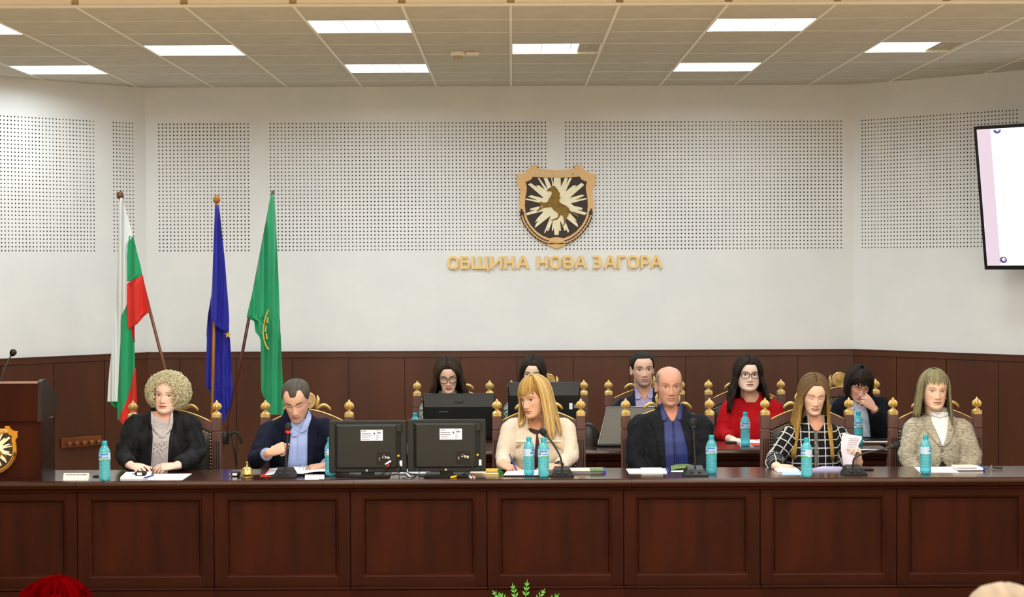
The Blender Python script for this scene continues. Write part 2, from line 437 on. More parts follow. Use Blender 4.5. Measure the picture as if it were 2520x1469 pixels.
# ================================================================== EMBLEM (municipal shield), used on the wall and on the lectern
EM_DARK = mat('emblem_dark', '#2a1b12', .5)
EM_RAY = mat('emblem_ray', '#eadfba', .45, .1, c2='#f4ecd0', scale=(20, 20, 20))
EM_HORSE = mat('emblem_horse', '#8a6a22', .45, .3, c2='#6f5418', scale=(25, 25, 25))
EM_TEXT = mat('emblem_text', '#e8d9c0', .5)
def mirror(h): return h + [(1456 - x, y) for x, y in reversed(h) if abs(x - 728) > 1]
OUT_H = [(728, 128), (560, 118), (408, 104), (434, 45), (320, 45), (285, 110), (232, 158), (170, 185), (70, 190), (90, 260), (84, 355), (105, 388), (136, 412),
         (140, 470), (122, 640), (120, 740), (135, 850), (175, 990), (250, 1110), (350, 1220), (480, 1310), (600, 1362), (728, 1415)]
IN_H = [(728, 252), (540, 248), (345, 235), (310, 285), (225, 320), (245, 400), (240, 480), (218, 580), (212, 720), (225, 830), (255, 930), (310, 1030), (400, 1130), (500, 1200), (600, 1240), (728, 1248)]
RAYS = [((690, 255), (800, 255), 70), ((645, 255), (658, 255), 20), ((520, 255), (580, 255), 45), ((422, 255), (448, 255), 26), ((265, 358), (312, 338), 45), ((395, 378), (445, 376), 60),
        ((262, 556), (320, 536), 40), ((222, 588), (224, 608), 22), ((290, 786), (308, 752), 34), ((232, 830), (244, 866), 34), ((375, 985), (415, 915), 60), ((372, 1075), (390, 1010), 60),
        ((522, 1160), (545, 1150), 24), ((572, 1125), (598, 1118), 26), ((650, 1105), (668, 1130), 24), ((695, 1190), (762, 1190), 66), ((780, 1132), (802, 1118), 24), ((862, 1128), (884, 1108), 30),
        ((916, 1155), (936, 1130), 30), ((1082, 1066), (1074, 1012), 60), ((1062, 968), (1040, 930), 44), ((1192, 866), (1226, 830), 34), ((1156, 780), (1150, 745), 34), ((1228, 606), (1228, 584), 24),
        ((1190, 545), (1150, 530), 44), ((1186, 372), (1142, 336), 46), ((1060, 376), (1005, 380), 60), ((985, 255), (948, 255), 30), ((918, 255), (868, 255), 45)]
HORSE = [(680, 385), (640, 405), (600, 430), (568, 455), (575, 475), (610, 470), (650, 480), (655, 510), (640, 545), (610, 590), (580, 650), (520, 662), (480, 640), (455, 650), (462, 700), (445, 758), (465, 756),
         (478, 715), (520, 700), (500, 725), (440, 760), (400, 795), (410, 805), (460, 780), (520, 742), (600, 735), (650, 735), (690, 790), (740, 820), (760, 850), (750, 900), (700, 920), (640, 945), (650, 955), (740, 937),
         (775, 900), (800, 860), (830, 870), (845, 920), (855, 970), (850, 1010), (800, 1048), (790, 1058), (832, 1050), (867, 1010), (887, 950), (902, 900), (930, 850), (945, 810), (1000, 850), (1060, 880), (1080, 910),
         (1095, 885), (1060, 845), (1000, 825), (950, 790), (930, 750), (890, 710), (830, 685), (790, 660), (772, 620), (800, 580), (775, 545), (790, 512), (760, 470), (740, 430), (715, 402), (690, 380)]
def text_mesh(txt, size):
    cu = bpy.data.curves.new('t', 'FONT'); cu.body = txt; cu.size = size; cu.align_x = 'CENTER'; cu.align_y = 'CENTER'; cu.extrude = size * .05; cu.resolution_u = 2
    o = bpy.data.objects.new('t', cu); COL.objects.link(o)
    me = bpy.data.meshes.new_from_object(o.evaluated_get(bpy.context.evaluated_depsgraph_get()))
    bpy.data.objects.remove(o); 
    V = np.array([v.co[:] for v in me.vertices]); F = [tuple(p.vertices) for p in me.polygons]; bpy.data.meshes.remove(me)
    return V, F
def text_part(txt, size, M, name, m, parent):
    """flat lettering; text x -> x, text y -> z, depth -> -y"""
    V, F = text_mesh(txt, size); b = MB()
    b.add([M @ Vector((v[0], -v[2], v[1])) for v in V], F); return b.build(name, m, parent)
def emblem(parent, k, gold):
    """k = metres per zoom unit; parts hang on parent (local x right, -y out of the wall, z up)"""
    E = lambda x, y: ((x - 728) * k, (735 - y) * k)
    b = MB(); b.prism([E(*p) for p in mirror(OUT_H)], -.022, -.002); pl = b.build('shield_plate', gold, parent)
    b = MB(); b.prism([E(*p) for p in mirror(IN_H)], -.0235, -.021); b.build('dark_field', EM_DARK, parent)
    c = (735, 700); b = MB(); rad = []
    for i in range(48):
        a = 2 * math.pi * i / 48; rr = 235 + 35 * math.sin(5 * a + 1) + 20 * math.sin(11 * a); rad.append((c[0] + rr * math.cos(a), c[1] + rr * .98 * math.sin(a)))
    b.prism([E(*p) for p in rad], -.0262, -.022)
    for i, (p, q, wd) in enumerate(RAYS):
        mx, my = (p[0] + q[0]) / 2 - c[0], (p[1] + q[1]) / 2 - c[1]; L = math.hypot(mx, my); nx, ny = -my / L, mx / L
        if (p[0] - q[0]) * nx + (p[1] - q[1]) * ny < 0: p, q = q, p
        s0 = (c[0] + mx / L * 150, c[1] + my / L * 150)
        b.prism([E(*p), E(*q), E(s0[0] - nx * wd, s0[1] - ny * wd), E(s0[0] + nx * wd, s0[1] + ny * wd)], -.0255 - .0001 * (i % 5), -.022)
    b.build('sunburst', EM_RAY, parent)
    b = MB(); b.prism([E(*p) for p in HORSE], -.031, -.025); b.build('horse', EM_HORSE, parent)
    b = MB()
    for sgn in (0, 1):
        path = spline([(160, 800, 0), (170, 900, 0), (215, 1000, 0), (290, 1110, 0), (385, 1205, 0), (490, 1275, 0), (590, 1315, 0)], 15)
        for i in range(14):
            p, q = path[i], path[i + 1]; d = (q - p); L = d.length; d.normalize(); n = Vector((-d.y, d.x, 0))
            for off, wd, ln in ((-24, 12, 1.1), (20, 12, 1.1)):
                pts = []
                for u in range(8):
                    a = 2 * math.pi * u / 8; v = (p + q) / 2 + n * off + d * (L * .5 * ln * math.cos(a)) + n * (wd * math.sin(a)) + n * off * .25 * math.cos(a)
                    pts.append((v.x if not sgn else 1456 - v.x, v.y))
                b.prism([E(*z) for z in pts], -.0245, -.02)
        loop = [(140, 770), (150, 752), (172, 770), (182, 830), (172, 870), (150, 850)]
        b.prism([E(x if not sgn else 1456 - x, y) for x, y in loop], -.0243, -.02)
    b.prism([E(*p) for p in [(560, 1325), (640, 1318), (728, 1330), (816, 1318), (896, 1325), (816, 1342), (728, 1338), (640, 1342)]], -.0246, -.02)
    b.build('laurel', EM_DARK, parent)
    b = MB(); b.prism([E(728 + 128 * math.cos(a), 1268 + 42 * math.sin(a)) for a in [2 * math.pi * i / 20 for i in range(20)]], -.026, -.02); b.build('oval', gold, parent)
    text_part('НОВА ЗАГОРА', 108 * k, Matrix.Translation((0, -.0235, (735 - 180) * k)), 'lettering', EM_TEXT, parent)

ec = at(1260 + 728 / 6.677, 400 + 735 / 6.677, YW)
t = thing('shield_emblem', 'gold shield emblem with rearing horse on sunburst, on the back wall', 'emblem', (ec.x, YW, ec.z))
emblem(t, 1 / 6.677 * (YW / FPX), GOLDP)

# ------------------------------------------------------------------ wall lettering, squared strokes
def stroke(b, pts, wd, close=False):
    pts = [Vector((p[0], p[1], 0)) for p in pts]; n = len(pts)
    L = []; Rr = []
    for i in range(n):
        a = pts[(i - 1) % n] if (close or i > 0) else None; c = pts[(i + 1) % n] if (close or i < n - 1) else None; p = pts[i]
        d1 = (p - a).normalized() if a is not None else (c - p).normalized(); d2 = (c - p).normalized() if c is not None else d1
        n1 = Vector((-d1.y, d1.x, 0)); n2 = Vector((-d2.y, d2.x, 0)); m = (n1 + n2); m = m / max(.35, m.length_squared / 2)
        L.append(p + m * wd / 2); Rr.append(p - m * wd / 2)
    for i in range(n if close else n - 1):
        j = (i + 1) % n; b.sk = getattr(b, 'sk', 0) + 1; b.prism([(L[i].x, L[i].y), (L[j].x, L[j].y), (Rr[j].x, Rr[j].y), (Rr[i].x, Rr[i].y)], -.022 - .0005 * b.sk, -.003)
def letter(ch, x0, x1, z0, z1, wd):
    b = MB(); h = wd / 2; a, c, lo, hi = x0 + h, x1 - h, z0 + h, z1 - h; q = (hi - lo) * .2; mid = (lo + hi) / 2; W_ = c - a
    if ch == 'О': stroke(b, [(a, lo + q), (a, hi - q), (a + q, hi), (c - q, hi), (c, hi - q), (c, lo + q), (c - q, lo), (a + q, lo)], wd, True)
    elif ch == 'Б': stroke(b, [(c - h, hi), (a, hi), (a, lo), (c - q, lo), (c, lo + q), (c, mid - q * .4), (c - q * .7, mid + h * .6), (a, mid + h * .6)], wd)
    elif ch == 'Щ':
        c2 = x1 - wd * 1.0; stroke(b, [(a, z1), (a, lo), (c2 + wd * .6, lo)], wd); stroke(b, [((a + c2) / 2, z1), ((a + c2) / 2, lo)], wd); stroke(b, [(c2, z1), (c2, lo)], wd); stroke(b, [(c2 + wd * .6, lo + h), (c2 + wd * .6, lo - wd * 1.5)], wd * .8)
    elif ch == 'И': stroke(b, [(a, z0), (a, z1)], wd); stroke(b, [(c, z0), (c, z1)], wd); stroke(b, [(a, lo + h), (c, hi - h)], wd)
    elif ch == 'Н': stroke(b, [(a, z0), (a, z1)], wd); stroke(b, [(c, z0), (c, z1)], wd); stroke(b, [(a, mid), (c, mid)], wd)
    elif ch == 'А':
        m = (x0 + x1) / 2; stroke(b, [(x0 + h, z0), (m - h * .6, hi), (m + h * .6, hi), (x1 - h, z0)], wd); stroke(b, [(a + W_ * .2, lo + (hi - lo) * .3), (c - W_ * .2, lo + (hi - lo) * .3)], wd * .9)
    elif ch == 'В': stroke(b, [(a, lo), (a, hi), (c - q, hi), (c - h * .5, hi - q * .8), (c - h * .5, mid + q * .4), (c - q, mid), (a, mid)], wd); stroke(b, [(c - q, mid), (c, mid - q * .6), (c, lo + q), (c - q, lo), (a, lo)], wd)
    elif ch == 'З': stroke(b, [(a, hi), (c - q, hi), (c - h * .4, hi - q * .8), (c - h * .4, mid + q * .4), (c - q, mid), (a + h, mid)], wd); stroke(b, [(c - q, mid), (c, mid - q * .6), (c, lo + q), (c - q, lo), (a, lo)], wd)
    elif ch == 'Г': stroke(b, [(a, z0), (a, hi), (x1, hi)], wd)
    elif ch == 'Р': stroke(b, [(a, z0), (a, hi), (c - q, hi), (c, hi - q), (c, mid), (c - q, mid - q * .7), (a, mid - q * .7)], wd)
    return b
LT = [('О', 172, 278), ('Б', 298, 395), ('Щ', 412, 582), ('И', 598, 715), ('Н', 738, 835), ('А', 858, 985), ('Н', 1065, 1170), ('О', 1192, 1300), ('В', 1325, 1425), ('А', 1436, 1562),
      ('З', 1612, 1705), ('А', 1733, 1857), ('Г', 1870, 1950), ('О', 1968, 2080), ('Р', 2098, 2190), ('А', 2193, 2317)]
k5 = 1 / 4.0645
lc = at(1060 + 1245 * k5, 380 + 1142 * k5, YW)
t = thing('wall_lettering', 'raised gold letters spelling a town hall name under the shield', 'sign', (lc.x, YW, lc.z))
mp = YW / FPX * k5
for ch, a, c in LT:
    letter(ch, (a - 1245) * mp, (c - 1245) * mp, 0, 130 * mp, 24 * mp).build('letter', LETM, t)

# ================================================================== CHAIRS
def make_chair():
    t = thing('armchair', 'x', 'chair', (0, 0, 0))
    hw = .253
    for sx in (-1, 1):
        b = MB(); x = sx * hw
        b.bb(x - .028, x + .028, -.024, .03, .96, 1.038, bev=.003); b.bb(x - .028, x + .028, -.024, .03, .0, .952, bev=.003); b.bb(x - .024, x + .024, -.02, .026, .94, .965)
        o = b.build('post', CHAIRW, t)
        b = MB()
        for k in (-1, 0, 1): b.bb(x + k * .014 - .003, x + k * .014 + .003, -.0262, -.022, .70, .90)
        b.build('flute', EDGEM, o)
        b = MB(); b.bb(x - .0275, x + .0275, -.024, .03, 1.038, 1.064, bev=.004)
        b.lathe([(.026, 1.062), (.02, 1.07), (.009, 1.078), (.008, 1.084)], 14, (x, .003, 0)); b.build('gilt_cap', GOLD, o, smooth=40)
        b = MB(); prof = [(.008, 1.083), (.017, 1.087), (.0225, 1.095), (.0245, 1.105), (.022, 1.116), (.015, 1.126), (.008, 1.132), (.0075, 1.136), (.004, 1.142), (.001, 1.145)]
        seg = 32; V = []; F = []
        for j, (r, z) in enumerate(prof):
            for i in range(seg):
                a = 2 * math.pi * i / seg; rr = r * (1.06 + (.18 * (1 if i % 4 < 2 else -1) if 1 <= j <= 5 else 0)); V.append((x + rr * math.cos(a), .003 + rr * math.sin(a), z))
        for j in range(len(prof) - 1):
            for i in range(seg): F.append((j * seg + i, j * seg + (i + 1) % seg, (j + 1) * seg + (i + 1) % seg, (j + 1) * seg + i))
        F.append(tuple((len(prof) - 1) * seg + i for i in range(seg))); b.add(V, F); b.build('finial', GOLD, o, smooth=35)
    # arched top rail
    n = 21; w2 = hw - .028
    arch = lambda u: 1.012 + .075 * (1 - abs(u) ** 1.6)       # u -1..1 : top edge height
    V = []; F = []
    for i in range(n):
        u = -1 + 2 * i / (n - 1); V += [(u * w2, -.016, arch(u)), (u * w2, -.016, arch(u) - .062), (u * w2, .022, arch(u) - .062), (u * w2, .022, arch(u))]
    for i in range(n - 1):
        for k in range(4): F.append((i * 4 + k, (i + 1) * 4 + k, (i + 1) * 4 + (k + 1) % 4, i * 4 + (k + 1) % 4))
    b = MB(); b.add(V, F); tr = b.build('top_rail', CHAIRW, t)
    b = MB(); b.tube([(u * w2, -.014, arch(u) + .001) for u in [-1 + 2 * i / 20 for i in range(21)]], .0055, 6); b.build('gilt_edge', GOLD, tr, smooth=True)
    # leather back
    V = []; F = []; m_ = 12
    for i in range(n):
        u = -1 + 2 * i / (n - 1)
        for j in range(m_):
            s = j / (m_ - 1); z = .56 + (arch(u) - .066 - .56) * s
            pf = (1 - abs(u) ** 6) * (1 - abs(2 * s - 1) ** 6); V.append((u * (w2 - .002), -.006 - .035 * pf, z))
    for i in range(n - 1):
        for j in range(m_ - 1): F.append((i * m_ + j, (i + 1) * m_ + j, (i + 1) * m_ + j + 1, i * m_ + j + 1))
    o = len(V); V += [(p[0], .015, p[2]) for p in V[:o]]
    F += [tuple(o + q for q in f)[::-1] for f in F[:]]
    b = MB(); b.add(V, F); bk = b.build('leather_back', LEATHER, t, smooth=True)
    b = MB()
    pts = [(-w2 + .008, .58 + .02 * i) for i in range(19)] + [(w2 - .008, .58 + .02 * i) for i in range(19)] + [(u * (w2 - .01), arch(u) - .074) for u in [-1 + 2 * i / 22 for i in range(23)]]
    for x, z in pts: b.lathe([(.0052, 0), (.004, .003), (.001, .0045)], 6, (x, -.012, z), M=Matrix.Rotation(R(90), 4, 'X'))
    o = b.build('nailheads', GOLD, bk); o['kind'] = 'stuff'
    # crest: rosette with letters between leaves and scrolls
    zc = arch(0) + .052
    b = MB(); RX = Matrix.Rotation(R(90), 4, 'X')
    b.lathe([(.053, -.012), (.054, .004), (.050, .010), (.045, .010), (.043, .005), (.01, .007)], 28, (0, 0, zc), M=RX); cr = b.build('crest_rosette', GOLD, t, smooth=35)
    text_part('IHS', .046, Matrix.Translation((0, -.010, zc)), 'lettering', GOLD, cr)
    for sx in (-1, 1):
        b = MB()
        b.tube([(sx * .05, -.004, zc - .045), (sx * .062, -.006, zc - .02), (sx * .068, -.006, zc + .012), (sx * .062, -.005, zc + .034)], [.005, .011, .010, .002], 8, flat=.5)
        b.build('leaf', GOLD, cr, smooth=True)
        b = MB()
        b.tube(spline([(sx * .055, -.004, zc - .05), (sx * .085, -.007, zc - .03), (sx * .11, -.008, zc - .028), (sx * .135, -.007, zc - .045), (sx * .142, -.005, zc - .06)], 12), [.005, .007, .009, .0105, .0115, .0115, .0105, .0095, .0085, .0075, .006, .002], 8, flat=.55)
        b.build('scroll', GOLD, cr, smooth=True)
    b = MB(); b.bb(-.26, .26, -.48, -.01, .40, .45, bev=.01); b.bb(-.245, .245, -.47, -.01, .45, .49, bev=.018); b.build('seat', LEATHER, t)
    for sx in (-1, 1):
        b = MB(); b.bb(sx * .24 - .024, sx * .24 + .024, -.47, -.42, 0, .40, bev=.004); b.build('leg', CHAIRW, t)
    return t
chair0 = make_chair()
CH = [(430, 0, 'chair with gold finials behind the person in the black jacket'), (756, 0, 'chair with gold finials behind the person holding a microphone'),
      (1326, 0, 'chair with gold finials behind the person in the cream jacket'), (1643, 0, 'chair with gold finials behind the person in dark suit and blue shirt'),
      (1986, 0, 'chair with gold finials behind the person in the black plaid jacket'), (2301, 0, 'chair with gold finials behind the person in the grey tweed jacket'),
      (1116, 1, 'rear chair with gold finials behind the left rear monitor'), (1348, 1, 'rear chair with gold finials behind the right rear monitor'),
      (1587, 1, 'rear chair with gold finials behind the person at the laptop'), (1833, 1, 'rear chair with gold finials behind the person in the red top'),
      (2066, 1, 'rear chair with gold finials behind the person covering their face')]
YCH = (11.15, 12.9)
first = True
for px, row, lab in CH:
    c = chair0 if first else copy_tree(chair0); first = False
    p = at(px, 1000, YCH[row]); c.location = (p.x, YCH[row], 0); c['label'] = 'carved wooden ' + lab; c['group'] = 'carved chairs of the ' + ('rear row' if row else 'front row')

# ================================================================== LECTERN on the worktop
pf = at(101, 1183, YDF + .06); kx = (YDF + .06) / FPX
yl = YDF + .06; xr = pf.x; xl = xr - 226 * kx; zb = ZD
ztop = at(60, 941, yl).z; zmid = at(60, 1036, yl).z
t = thing('lectern', 'dark wooden tabletop lectern with shield emblem standing on the desk', 'lectern', ((xl + xr) / 2, yl, zb))
hw = (xr - xl) / 2; zt_, zm = ztop - zb, zmid - zb; LM = WOOD
b = MB(); b.bb(-hw, hw, 0, .02, .0, zm); b.build('front_panel', LM, t)
b = MB(); b.bb(-hw - .004, hw + .004, -.012, .012, 0, .012); b.build('foot_strip', WOODH, t)
for sx in (-1, 1):
    b = MB(); b.prism([(0.02, 0), (.32, 0), (.30, zm), (.02, zm)], -.009, .009, f=lambda p: Vector((sx * (hw - .009) + p.y, p.x, p.z))); b.build('side_panel', EDGEM, t)
    b = MB(); b.prism([(-.02, zm - .004), (.27, zm + .012), (.34, zm + .05), (.36, zm + .11), (.10, zt_ + .012), (.02, zt_ + .014), (-.012, zt_ + .002)], -.011, .011, f=lambda p: Vector((sx * (hw + .0) + p.y, p.x, p.z))); b.build('cheek_panel', EDGEM, t)
b = MB(); b.bb(-hw + .01, hw - .01, -.016, .01, zm, zt_ - .004); b.build('head_panel', LM, t)
b = MB(); b.bb(-hw + .01, hw - .01, -.018, .06, zt_ - .006, zt_ + .002); b.build('top_strip', mat('pale_edge', '#8a6a5c', .4), t)
b = MB(); b.prism([(.02, zt_ - .004), (.34, zm + .10), (.34, zm + .085), (.02, zt_ - .02)], -hw + .01, hw - .01, f=lambda p: Vector((p.y, p.x, p.z))); b.build('reading_slope', WOODH, t)
em = bpy.data.objects.new('shield_badge', None); COL.objects.link(em); em.parent = t
ecl = at(-12, 1109, yl); em.location = (ecl.x - t.location.x, -.0, ecl.z - zb)
emblem(em, 122 / 1370 * kx, mat('badge_gold', '#c98a1e', .4, .3))
# microphone on the lectern
def gooseneck(P, r0=.0045, n=24): return spline(P, n)
mt = bpy.data.objects.new('microphone', None); COL.objects.link(mt); mt.parent = t; mt['label'] = 'slim black gooseneck microphone'
def lp(px, py, y): v = at(px, py, y); return v - t.location
yy = yl + .12
pts = [lp(-30, 985, yy), lp(-8, 950, yy), lp(2, 935, yy), lp(12, 905, yy), lp(27, 875, yy)]
b = MB(); b.tube(gooseneck(pts), .0045, 8); b.build('gooseneck', mat('gunmetal', '#4d4f47', .4, .6), mt, smooth=True)
hp = lp(32, 868, yy); b = MB(); b.lathe([(.003, -.022), (.013, -.016), (.019, -.004), (.02, .006), (.014, .017), (.003, .022)], 14, hp, M=Matrix.Rotation(R(30), 4, 'Y')); b.build('windscreen', BLACKP, mt, smooth=True)
b = MB(); b.lathe([(.02, -.02), (.02, .0), (.012, .01)], 12, pts[0]); b.build('socket', BLACKP, mt)

# ================================================================== COAT RAIL on the left wall
def on_wall_l(px, py):
    d = ray(px, py)   # plane: x = XL - u s2 ; y = YW - u s2  ->  y - YW = x - XL
    t_ = (YW - XL) / (d.y - d.x); return Vector((d.x * t_, d.y * t_, CAMZ + d.z * t_))
pa, pb = on_wall_l(145, 1090), on_wall_l(243, 1083)
mid = (pa + pb) / 2; L = (pb - pa).length
t = thing('coat_rail', 'brown wooden coat rail with round knobs on the left wall', 'coat rack', (mid.x, mid.y, mid.z), rz=R(45))
RAILW = mat('coat_rail_wood', '#6a3410', .4, c2='#7c4016', scale=(3, 20, 20), coat=.2)
b = MB(); b.bb(-L / 2, L / 2, -.045, -.024, -.04, .04, bev=.004); b.build('board', RAILW, t)
for k in range(5):
    b = MB(); b.lathe([(.01, .0), (.01, .02), (.022, .03), (.026, .042), (.018, .05), (.004, .052)], 14, (-L / 2 + L * (k + .7) / 5.4, -.045, -.008), M=Matrix.Rotation(R(90), 4, 'X')); b.build('knob', RAILW, t, smooth=True)

# ================================================================== TELEVISION on the right wall
TVM = mat('tv_bezel', '#0d0c12', .35)
ang = R(-45)                      # local +x runs along the wall towards the viewer, -y out into the room
a = at(2400, 311, 13.55); c = at(2428, 662, 13.64)
H = (c - a).length; tilt = R(8.6); Wt = H * 1.72
t = thing('television', 'large wall television tilted down, showing a pale document', 'television', (c.x, c.y, c.z), rz=ang)
Mt = Matrix.Rotation(tilt, 4, 'X')
def tv(b): return b.xf(Mt)
e = .022
b = MB(); b.bb(0, Wt, -.02, .035, 0, H, bev=.004); b.bb(.25, Wt - .25, .03, .08, .2, H - .2); tv(b).build('casing', TVM, t)
b = MB()
for q in ((0, Wt, 0, .03), (0, Wt, H - e, H), (0, e, .03, H - e), (Wt - e, Wt, .03, H - e)): b.bb(q[0], q[1], -.026, -.018, q[2], q[3])
tv(b).build('bezel', TVM, t)
b = MB(); b.bb(e, Wt - e, -.0215, -.02, .03, H - e); tv(b).build('screen', mat('screen_white', '#101010', .3, emit='#f4f4ff', estr=1.25), t)
b = MB(); b.bb(e + .002, e + .11, -.0222, -.0214, .032, H - e - .002); tv(b).build('screen_margin', mat('screen_pink', '#101010', .3, emit='#efd9e6', estr=1.0), t)
SP2 = mat('screen_purple', '#101010', .3, emit='#7a6aa8', estr=.8)
for (zx, zz, sz) in ((.16, .075, 1), (.19, H - .032, .8)):
    b = MB()
    for i in range(16):
        a0, a1 = 2 * math.pi * i / 16, 2 * math.pi * (i + 1) / 16
        if sz < 1 and math.sin((a0 + a1) / 2) > 0: continue
        ri, ro = .014, .03 + .006 * math.cos(a0 - 4)
        b.add([(zx + r_ * math.cos(q), -.0223, zz + r_ * .8 * math.sin(q)) for r_, q in ((ri, a0), (ro, a0), (ro, a1), (ri, a1))], [(0, 1, 2, 3)])
    tv(b).build('screen_mark', SP2, t)
b = MB(); b.bb(Wt / 2 - .15, Wt / 2 + .15, .07, .36, H / 2 - .1, H / 2 + .1); b.build('wall_bracket', BLACKP, t)

# ================================================================== FLAGS
def cloth(rows, Y, name, m, parent, amp=.018, folds=9, seed=0, off=0.0, nu=16, loc=None):
    """a hanging sheet: rows of (py, left px, right px); pleats run down the cloth"""
    rr = random.Random(seed); ph = rr.uniform(0, 6); rows = sorted(rows)
    ys = np.linspace(rows[0][0], rows[-1][0], max(6, int((rows[-1][0] - rows[0][0]) / 9)))
    xl = np.interp(ys, [r[0] for r in rows], [r[1] for r in rows]); xr_ = np.interp(ys, [r[0] for r in rows], [r[2] for r in rows])
    V = []; F = []; o = parent.location
    for j, y in enumerate(ys):
        for i in range(nu + 1):
            u = i / nu; px = xl[j] + (xr_[j] - xl[j]) * u
            dy = amp * math.sin(px * folds * .022 + ph + .4 * math.sin(y * .01 + ph)) + amp * .5 * math.sin(px * folds * .055 + y * .004 + ph * 2)
            V.append(at(px, y, Y + off + dy) - o)
    n1 = nu + 1
    for j in range(len(ys) - 1):
        for i in range(nu): F.append((j * n1 + i, j * n1 + i + 1, (j + 1) * n1 + i + 1, (j + 1) * n1 + i))
    k = len(V); V += [(p.x, p.y + .003, p.z) for p in V]; F += [tuple(k + q for q in f)[::-1] for f in F[:]]
    bd = [i for i in range(nu)]
    F += [(i + 1, i, k + i, k + i + 1) for i in range(nu)]
    b = MB(); b.add(V, F); return b.build(name, m, parent, smooth=True)
FW = mat('flag_white', '#dfe3e6', .7, sheen=.2); FG = mat('flag_green', '#0e9a62', .7, sheen=.2); FR = mat('flag_red', '#d5200f', .7, sheen=.2)
FB = mat('flag_blue', '#0b0f8c', .6, c2='#10149c', scale=(6, 6, 6), sheen=.1); FY = mat('flag_gold', '#d8b040', .5)
FGR = mat('flag_emerald', '#0c9c68', .65, c2='#0a8e5e', scale=(5, 5, 2), sheen=.2)
POLE1 = mat('pole_brown', '#6a3a1c', .35, coat=.3); POLE2 = mat('pole_oak', '#9a6420', .35, coat=.3); POLE3 = mat('pole_mahogany', '#4e1c0e', .35, coat=.3)
YFL = 13.3
def flag(label, top, bot, pm, finial, r=.0115):
    a, c = at(*top, YFL), at(*bot, YFL); d = (a - c); 
    zf = .06; foot = c + d * ((zf - c.z) / d.z)
    t = thing('flag', label, 'flag', (foot.x, YFL, 0), group='flags on poles beside the dais')
    b = MB(); b.tube([foot - t.location, a - t.location], r, 10); b.build('pole', pm, t, smooth=True)
    ax = d.normalized(); Mq = Vector((0, 0, 1)).rotation_difference(ax).to_matrix().to_4x4()
    b = MB(); b.lathe(finial, 16, a - t.location, M=Mq); b.build('finial', pm, t, smooth=40)
    return t
ball = [(.012, -.03), (.016, -.02), (.011, -.012), (.02, -.004), (.027, .008), (.027, .02), (.024, .023), (.025, .027), (.021, .04), (.012, .047), (.002, .049)]
t = flag('white, green and red striped flag hanging from a slanted pole', (297, 486), (405, 905), POLE1, ball)
cloth([(487, 296, 301), (520, 293, 310), (560, 291, 322), (582, 290, 327), (600, 290, 314), (680, 288, 313), (750, 286, 312), (770, 285, 302), (800, 281, 298), (850, 276, 296), (900, 270, 293), (950, 266, 291), (988, 264, 289)], YFL, 'white_stripe', FW, t, seed=1, off=-.042)
cloth([(580, 312, 328), (620, 312, 337), (650, 312, 345), (678, 312, 351), (686, 312, 335), (693, 312, 316)], YFL, 'upper_green_stripe', FG, t, seed=1, off=-.042)
cloth([(678, 349, 352), (686, 332, 353), (693, 312, 354), (720, 312, 361), (766, 312, 371), (774, 312, 358), (786, 313, 347), (792, 314, 345), (808, 316, 322)], YFL, 'upper_red_stripe', FR, t, seed=1, off=-.042)
cloth([(770, 314, 333), (806, 316, 331), (830, 322, 331), (843, 329, 332)], YFL, 'red_fold', FR, t, seed=2, off=.0)
cloth([(748, 309, 313), (775, 299, 315), (800, 296, 318), (830, 294, 326), (845, 293, 331), (905, 291, 332), (950, 290, 322), (990, 289, 311), (1012, 289, 300), (1034, 289, 291)], YFL, 'lower_green_stripe', FG, t, seed=3, off=-.035)
cloth([(905, 331, 334), (950, 321, 336), (990, 310, 337), (1012, 299, 338), (1030, 290, 336), (1040, 296, 322), (1046, 304, 310)], YFL, 'lower_red_stripe', FR, t, seed=3, off=-.035)
cloth([(986, 266, 290), (996, 274, 290), (1003, 282, 291)], YFL, 'green_fold', FG, t, seed=4, off=.01)
t = flag('dark blue flag with yellow stars hanging on an upright pole', (533, 497), (522, 1030), POLE2, ball)
cloth([(506, 529, 539), (560, 527, 545), (640, 524, 553), (700, 522, 558), (765, 517, 563), (785, 522, 564), (800, 530, 564), (812, 545, 562)], YFL, 'cloth', FB, t, seed=5, off=-.042, folds=12)
cloth([(730, 519, 560), (780, 511, 563), (820, 508, 564), (835, 509, 566), (900, 507, 570), (945, 506, 572), (975, 522, 574), (1005, 530, 570), (1012, 536, 560), (1038, 546, 555)], YFL, 'inner_cloth', FB, t, seed=6, off=.03, folds=14)
def star(cx, cy, r, Y, parent, half=False):
    P = []
    for i in range(10):
        a = math.pi / 2 + i * math.pi / 5; q = r if i % 2 == 0 else r * .4; v = at(cx + q * math.cos(a), cy - q * math.sin(a), Y) - parent.location; P.append((v.x, v.z))
    b = MB(); b.prism(P, Y - YFL - .002, Y - YFL + .002); b.build('star', FY, parent)
star(561, 824, 9, YFL - .012, t); star(546, 798, 6, YFL - .012, t)
t = flag('plain emerald green flag with gold emblem on a slanted pole', (671, 476), (560, 1060), POLE3, [(.012, -.01), (.0125, .012), (.006, .02), (.002, .022)])
cloth([(478, 667, 674), (540, 656, 679), (620, 641, 682), (700, 626, 686), (770, 609, 688), (782, 607, 688), (786, 625, 689), (820, 629, 690), (826, 636, 691), (832, 641, 691), (900, 642, 694), (960, 642, 697), (975, 648, 697), (985, 655, 698), (1020, 656, 700)], YFL, 'cloth', FGR, t, seed=8, off=-.052, folds=10, nu=24, amp=.022)
b = MB()
for i, (x, y, x2, y2) in enumerate([(661, 762, 655, 775), (656, 772, 651, 790), (652, 788, 648, 806), (649, 804, 647, 822), (648, 820, 650, 838), (650, 836, 655, 852), (654, 850, 661, 860), (660, 780, 657, 795), (655, 800, 653, 816), (655, 820, 657, 834)]):
    b.tube([at(x, y, YFL - .093) - t.location, at(x2, y2, YFL - .093) - t.location], [.004, .006], 6)
